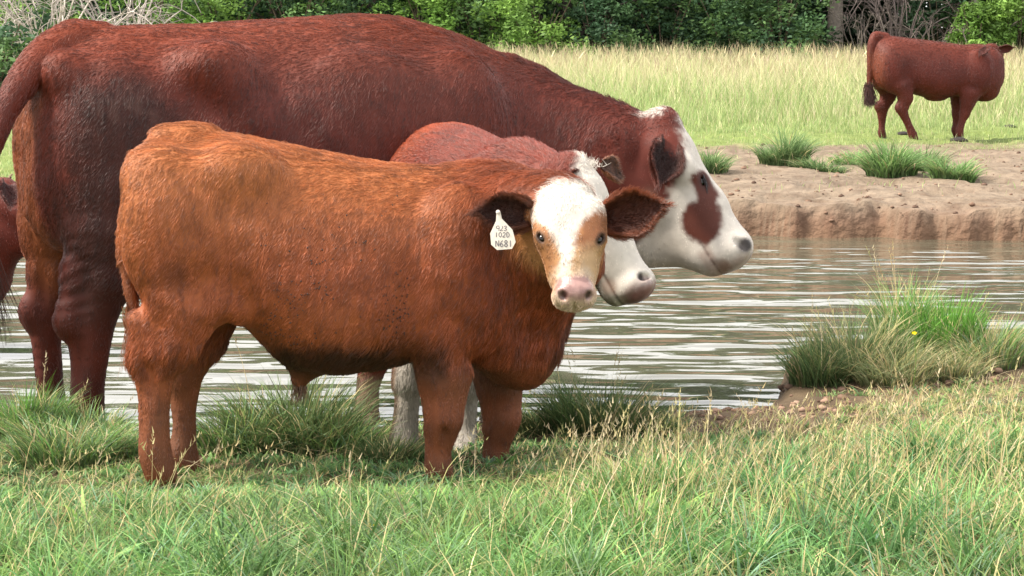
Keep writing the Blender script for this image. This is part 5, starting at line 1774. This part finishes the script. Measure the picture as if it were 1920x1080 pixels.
SHRUBS = [
    (1010, 44.5, 1.1, 1.9, "yellow-green sapling bush left of the dark trunk", LEAFY),
    (1120, 45.0, 1.0, 1.7, "low dull green bush right of the dark trunk", LEAFG),
    (1240, 45.5, 1.2, 1.9, "dark bush in the shade of the wood above the cow's poll", LEAFG),
    (1370, 45.0, 1.0, 1.8, "grey-green bush above the bare far bank", LEAFG),
    (1460, 45.0, 1.3, 2.3, "leafy green bush left of the pale forked trunk", LEAFG),
    (1830, 44.8, .6, 1.5, "yellow-green bush at the foot of the pale slim trunk", LEAFY),
    (1905, 45.2, .9, 1.9, "light green bush at the right edge beyond the heifer's head", LEAFY),
    (1755, 46.0, 1.0, 2.2, "green bush behind the heifer's back", LEAFG),
    (900, 45.5, 1.2, 2.2, "green bush above the large cow's neck", np.vstack([LEAFG, LEAFY])),
    (800, 45.0, 1.1, 2.3, "bright yellow-green bush above the cow's withers", LEAFY),
    (640, 45.5, 1.3, 2.5, "mid green bush above the cow's back", np.vstack([LEAFG, LEAFY])),
    (430, 45.0, 1.5, 2.5, "light green bush above the cow's loin", np.vstack([LEAFG, LEAFY])),
    (300, 44.0, 1.4, 2.4, "bright green bush right of the bare grey brush", LEAFY),
    (560, 44.5, 1.2, 2.2, "dark rounded bush above the middle of the back", LEAFG),
    (-20, 26.0, .7, 1.25, "dark green bush at the left edge behind the cow's tail", LEAFG),
    (60, 33.0, 1.3, 1.5, "green bush under the bare grey brush", np.vstack([LEAFG, LEAFY])),
]
for s_ in SHRUBS:
    shrub(*s_[:5], pal=s_[5])

def dead_brush(px, Y, w, h, n, label, col, thick=.012, seed=0):
    x = (px - 960) / FPX * Y
    z0 = float(ground_z(np.array([x]), np.array([Y]))[0])
    root = empty("dead_brush", (x, Y, z0))
    main, twigs = Bag(), Bag()
    for i in range(n):
        a = RNG.random() * 6.28
        ln = w * RNG.uniform(.4, 1.1)
        hh = h * RNG.uniform(.55, 1.05)
        d = np.array([math.cos(a), math.sin(a) * .7, 0])
        b = d * RNG.uniform(0, .25) * w
        P = catmull([b, b + d * ln * .3 + [0, 0, hh * .7], b + d * ln * .75 + [0, 0, hh], b + d * ln * 1.15 + [0, 0, hh * RNG.uniform(.55, .95)]], 10) + RNG.normal(size=(10, 3)) * .015
        c = lin(*col) * RNG.uniform(.7, 1.2)
        main.add(*tube(P, np.linspace(thick, thick * .35, 10), 4), c)
        for j in range(9):
            s = P[RNG.integers(3, 9)]
            e = s + RNG.normal(size=3) * np.array([.3, .25, .18]) * w * .5 + d * .12 + np.array([0, 0, .08])
            m = (s + e) / 2 + RNG.normal(size=3) * .04 + np.array([0, 0, .05])
            twigs.add(*tube(catmull([s, m, e], 6), np.linspace(thick * .4, thick * .16, 6), 3), c * RNG.uniform(.85, 1.15))
    main.build("branch", M_BARK, root)
    t = twigs.build("twig", M_BARK, root)
    t["kind"] = "stuff"
    for c in root.children:
        c["kind"] = "stuff"
    tag(root, label, "dead brush", "bare brush at the wood's edge")
dead_brush(110, 32.0, 1.5, 1.75, 34, "bare grey arching brush at the left above the cow's tail", (176, 166, 158), .016)
dead_brush(230, 33.0, 1.1, 1.9, 22, "bare grey arching brush above the cow's rump", (166, 156, 150), .015)
dead_brush(1680, 45.2, 1.3, 2.2, 26, "bare dark twiggy thicket behind the heifer's rump", (104, 94, 92), .016)
dead_brush(1750, 45.0, .9, 1.5, 14, "bare fallen branches above the heifer's back", (118, 108, 102), .016)
dead_brush(1610, 45.2, .8, 1.4, 12, "bare branches right of the pale forked trunk", (112, 104, 98), .016)

def deep_woods():
    """the unlit mass of the wood behind the first trees"""
    bag = Bag()
    n = 150000
    nk = 1500
    cx = np.sign(RNG.random(nk) - .5) * 36 * RNG.random(nk) ** 1.25; cy = RNG.uniform(49.5, 58, nk); cz = .2 + 6.0 * RNG.random(nk) ** 1.8
    cen = np.stack([cx, cy, cz + ground_z(cx, cy)], 1)
    LP, k = leaf_cloud(cen, RNG.uniform(.7, 1.5, nk), n, .9)
    bag.add(*leaf_quads(LP, .2, clump_tints(k, nk, np.array([lin(58, 80, 58), lin(50, 72, 52)]))))
    for i in range(60):
        x, y = RNG.uniform(-30, 30), RNG.uniform(48.5, 56)
        z = float(ground_z(np.array([x]), np.array([y]))[0])
        bag.add(*tube([(x, y, z - .1), (x + RNG.normal() * .15, y, z + 3), (x + RNG.normal() * .3, y, z + 6)], [.11, .08, .04], 6), lin(88, 80, 74))
    tag(bag.build("distant_woods", M_LEAF), "dark mass of the wood behind the first row of trees", kind="stuff")
deep_woods()
# ------------------------------------------------------------------ ear tag on the front calf
def ear_tag():
    Y = 6.70
    P0 = at_depth(934, 396, Y)
    sc = Y / FPX
    root = empty("ear_tag", tuple(P0))
    n, m = 0, 0
    to = lambda px, py, off=0.0: np.array([(px - 934) * sc, -off, -(py - 396) * sc])
    out = [(931, 396), (938, 396), (941, 410), (961, 431), (967, 454), (960, 467), (932, 469), (921, 459), (919, 438), (930, 414)]
    front = [to(a, b, .0015) for a, b in out]
    back = [to(a, b, -.0015) for a, b in out]
    k = len(out)
    V = front + back
    F3 = []
    c = len(V)
    V += [to(943, 446, .003), to(943, 446, -.001)]
    for i in range(k):
        j = (i + 1) % k
        F3 += [[c, j, i], [c + 1, k + i, k + j], [i, j, k + j], [i, k + j, k + i]]
    mat = tint_mat("tag_plastic", rough=.5, spec=.4, noise=(90, .12))
    pl = mesh_obj("plate", np.array(V), np.array(F3), mat, root, np.tile(lin(206, 196, 184), (len(V), 1)), smooth=False)
    # stud through the ear
    S, F = unit_ball(10, 6)
    mesh_obj("stud", S * np.array([.007, .004, .007]) + to(934, 398, .006), F, mat, root, np.tile(lin(200, 190, 182), (len(S), 1)))
    # handwritten marks
    GL = {
        '9': [[(1, .55), (.3, .5), (.1, .75), (.4, 1), (.9, .95), (1, .6), (.8, 0)]],
        '0': [[(.5, 0), (.1, .3), (.1, .75), (.5, 1), (.9, .75), (.9, .3), (.5, 0)]],
        '2': [[(.1, .8), (.5, 1), (.9, .75), (.6, .4), (.05, .02), (.95, .05)]],
        '3': [[(.1, .9), (.6, 1), (.85, .75), (.4, .52), (.9, .3), (.5, 0), (.05, .12)]],
        '1': [[(.5, 1), (.5, 0)]],
        'D': [[(.15, 0), (.15, 1), (.7, .9), (.95, .5), (.7, .08), (.15, 0)]],
        'N': [[(.1, 0), (.1, .95), (.85, .1), (.9, 1)]],
        '6': [[(.8, 1), (.25, .6), (.1, .25), (.5, 0), (.9, .25), (.5, .5), (.15, .3)]],
        '8': [[(.5, .52), (.15, .75), (.5, 1), (.85, .75), (.5, .52), (.1, .25), (.5, 0), (.9, .25), (.5, .52)]],
        "'": [[(.5, 1.1), (.45, .6)]],
    }
    ink = plain_mat("ink", tuple(lin(104, 98, 102)), .6, .3)
    for text, x, y, w, h, th, sp in (("923", 930, 433, 6.2, 9, .75, 7.2), ("102D", 928, 445, 5.6, 9, .75, 7.2), ("N681", 929, 463, 6.8, 12, .85, 8.2)):
        bag = Bag()
        for i, ch in enumerate(text):
            for stroke in GL[ch]:
                pts = catmull(stroke, 4 * len(stroke))
                pp = np.array([to(x + i * sp + a * w, y - b * h, 0) for a, b in pts])
                d = np.gradient(pp, axis=0); d /= np.linalg.norm(d, axis=1)[:, None] + 1e-9
                s = np.stack([d[:, 2], 0 * d[:, 0], -d[:, 0]], 1) * th * sc
                # lies just in front of the slightly domed plate
                r = np.linalg.norm((pp - to(943, 446))[:, [0, 2]], axis=1)
                yy = -(.0015 + .0015 * np.clip(1 - r / (22 * sc), 0, 1)) - .0007
                A_, B_ = pp - s, pp + s
                A_[:, 1] = yy; B_[:, 1] = yy
                n_ = len(pp)
                bag.add(np.vstack([A_, B_]), [[q, q + 1, n_ + q + 1, n_ + q] for q in range(n_ - 1)])
        bag.build("lettering", ink, root)
    root.rotation_euler = (math.radians(-8), 0, 0)
    tag(root, "white plastic ear tag with handwritten numbers hanging from the front calf's ear", "ear tag")
ear_tag()

# ------------------------------------------------------------------ dung pats on the far bank
M_DUNG = tint_mat("dung", rough=.8, spec=.3, noise=(30, .3), bump=(60, .01))
def dung(px, Y, r, label):
    x = (px - 960) / FPX * Y
    z = float(ground_z(np.array([x]), np.array([Y]))[0])
    S, F = unit_ball(18, 9)
    S = S * (1 + .35 * (vnoise(S + px, 2.2, 3) - .5) + .2 * (vnoise(S + px, 5, 4) - .5))[:, None]
    o = mesh_obj("dung_pat", S * np.array([r, r * .8, r * .38]), F, M_DUNG, None, np.tile(lin(44, 38, 34), (len(S), 1)))
    o.location = (x, Y, z + r * .1)
    tag(o, label, "dung pat", "dung pats near the heifer")
dung(1892, 25.6, .085, "dark dung pat in the grass right of the heifer")
dung(1797, 22.9, .09, "dark dung pat below the heifer's front hooves")
dung(1693, 24.2, .075, "dark dung pat between the heifer's hind legs")
dung(1842, 24.7, .07, "small dark dung pat just right of the heifer's front hooves")

# ------------------------------------------------------------------ small yellow flowers in the near grass
M_PETAL = tint_mat("petal", rough=.6, spec=.2, transl=.3)
def flower(px, py_top, Y, r, label):
    x = (px - 960) / FPX * Y
    z = float(ground_z(np.array([x]), np.array([Y]))[0])
    top = at_depth(px, py_top, Y)[2] - z
    root = empty("flower", (x, Y, z))
    V, F = tube(catmull([(0, 0, 0), (.01, 0, top * .5), (0, 0, top)], 6), .0016, 5)
    mesh_obj("stem", V, F, M_GRASS, root, np.tile(lin(110, 140, 70), (len(V), 1)))
    for i in range(5):
        a = i * 6.283 / 5
        e, s = np.array([math.cos(a), math.sin(a) * .5 - .35, math.sin(a) * .5]), np.array([-math.sin(a), 0, math.cos(a)])
        b = np.array([0, 0, top])
        V = np.array([b, b + e * r * .6 + s * r * .42, b + e * r * 1.1, b + e * r * .6 - s * r * .42])
        mesh_obj("petal", V, np.array([[0, 1, 2, 3]]), M_PETAL, root, np.tile(lin(238, 214, 40), (4, 1)))
    tag(root, label, "flower", "yellow flowers in the near grass")
flower(690, 984, 5.75, .010, "yellow flower in the grass below the front calf's belly")
flower(1721, 624, 8.5, .011, "yellow flower in the tussocks on the right mound")
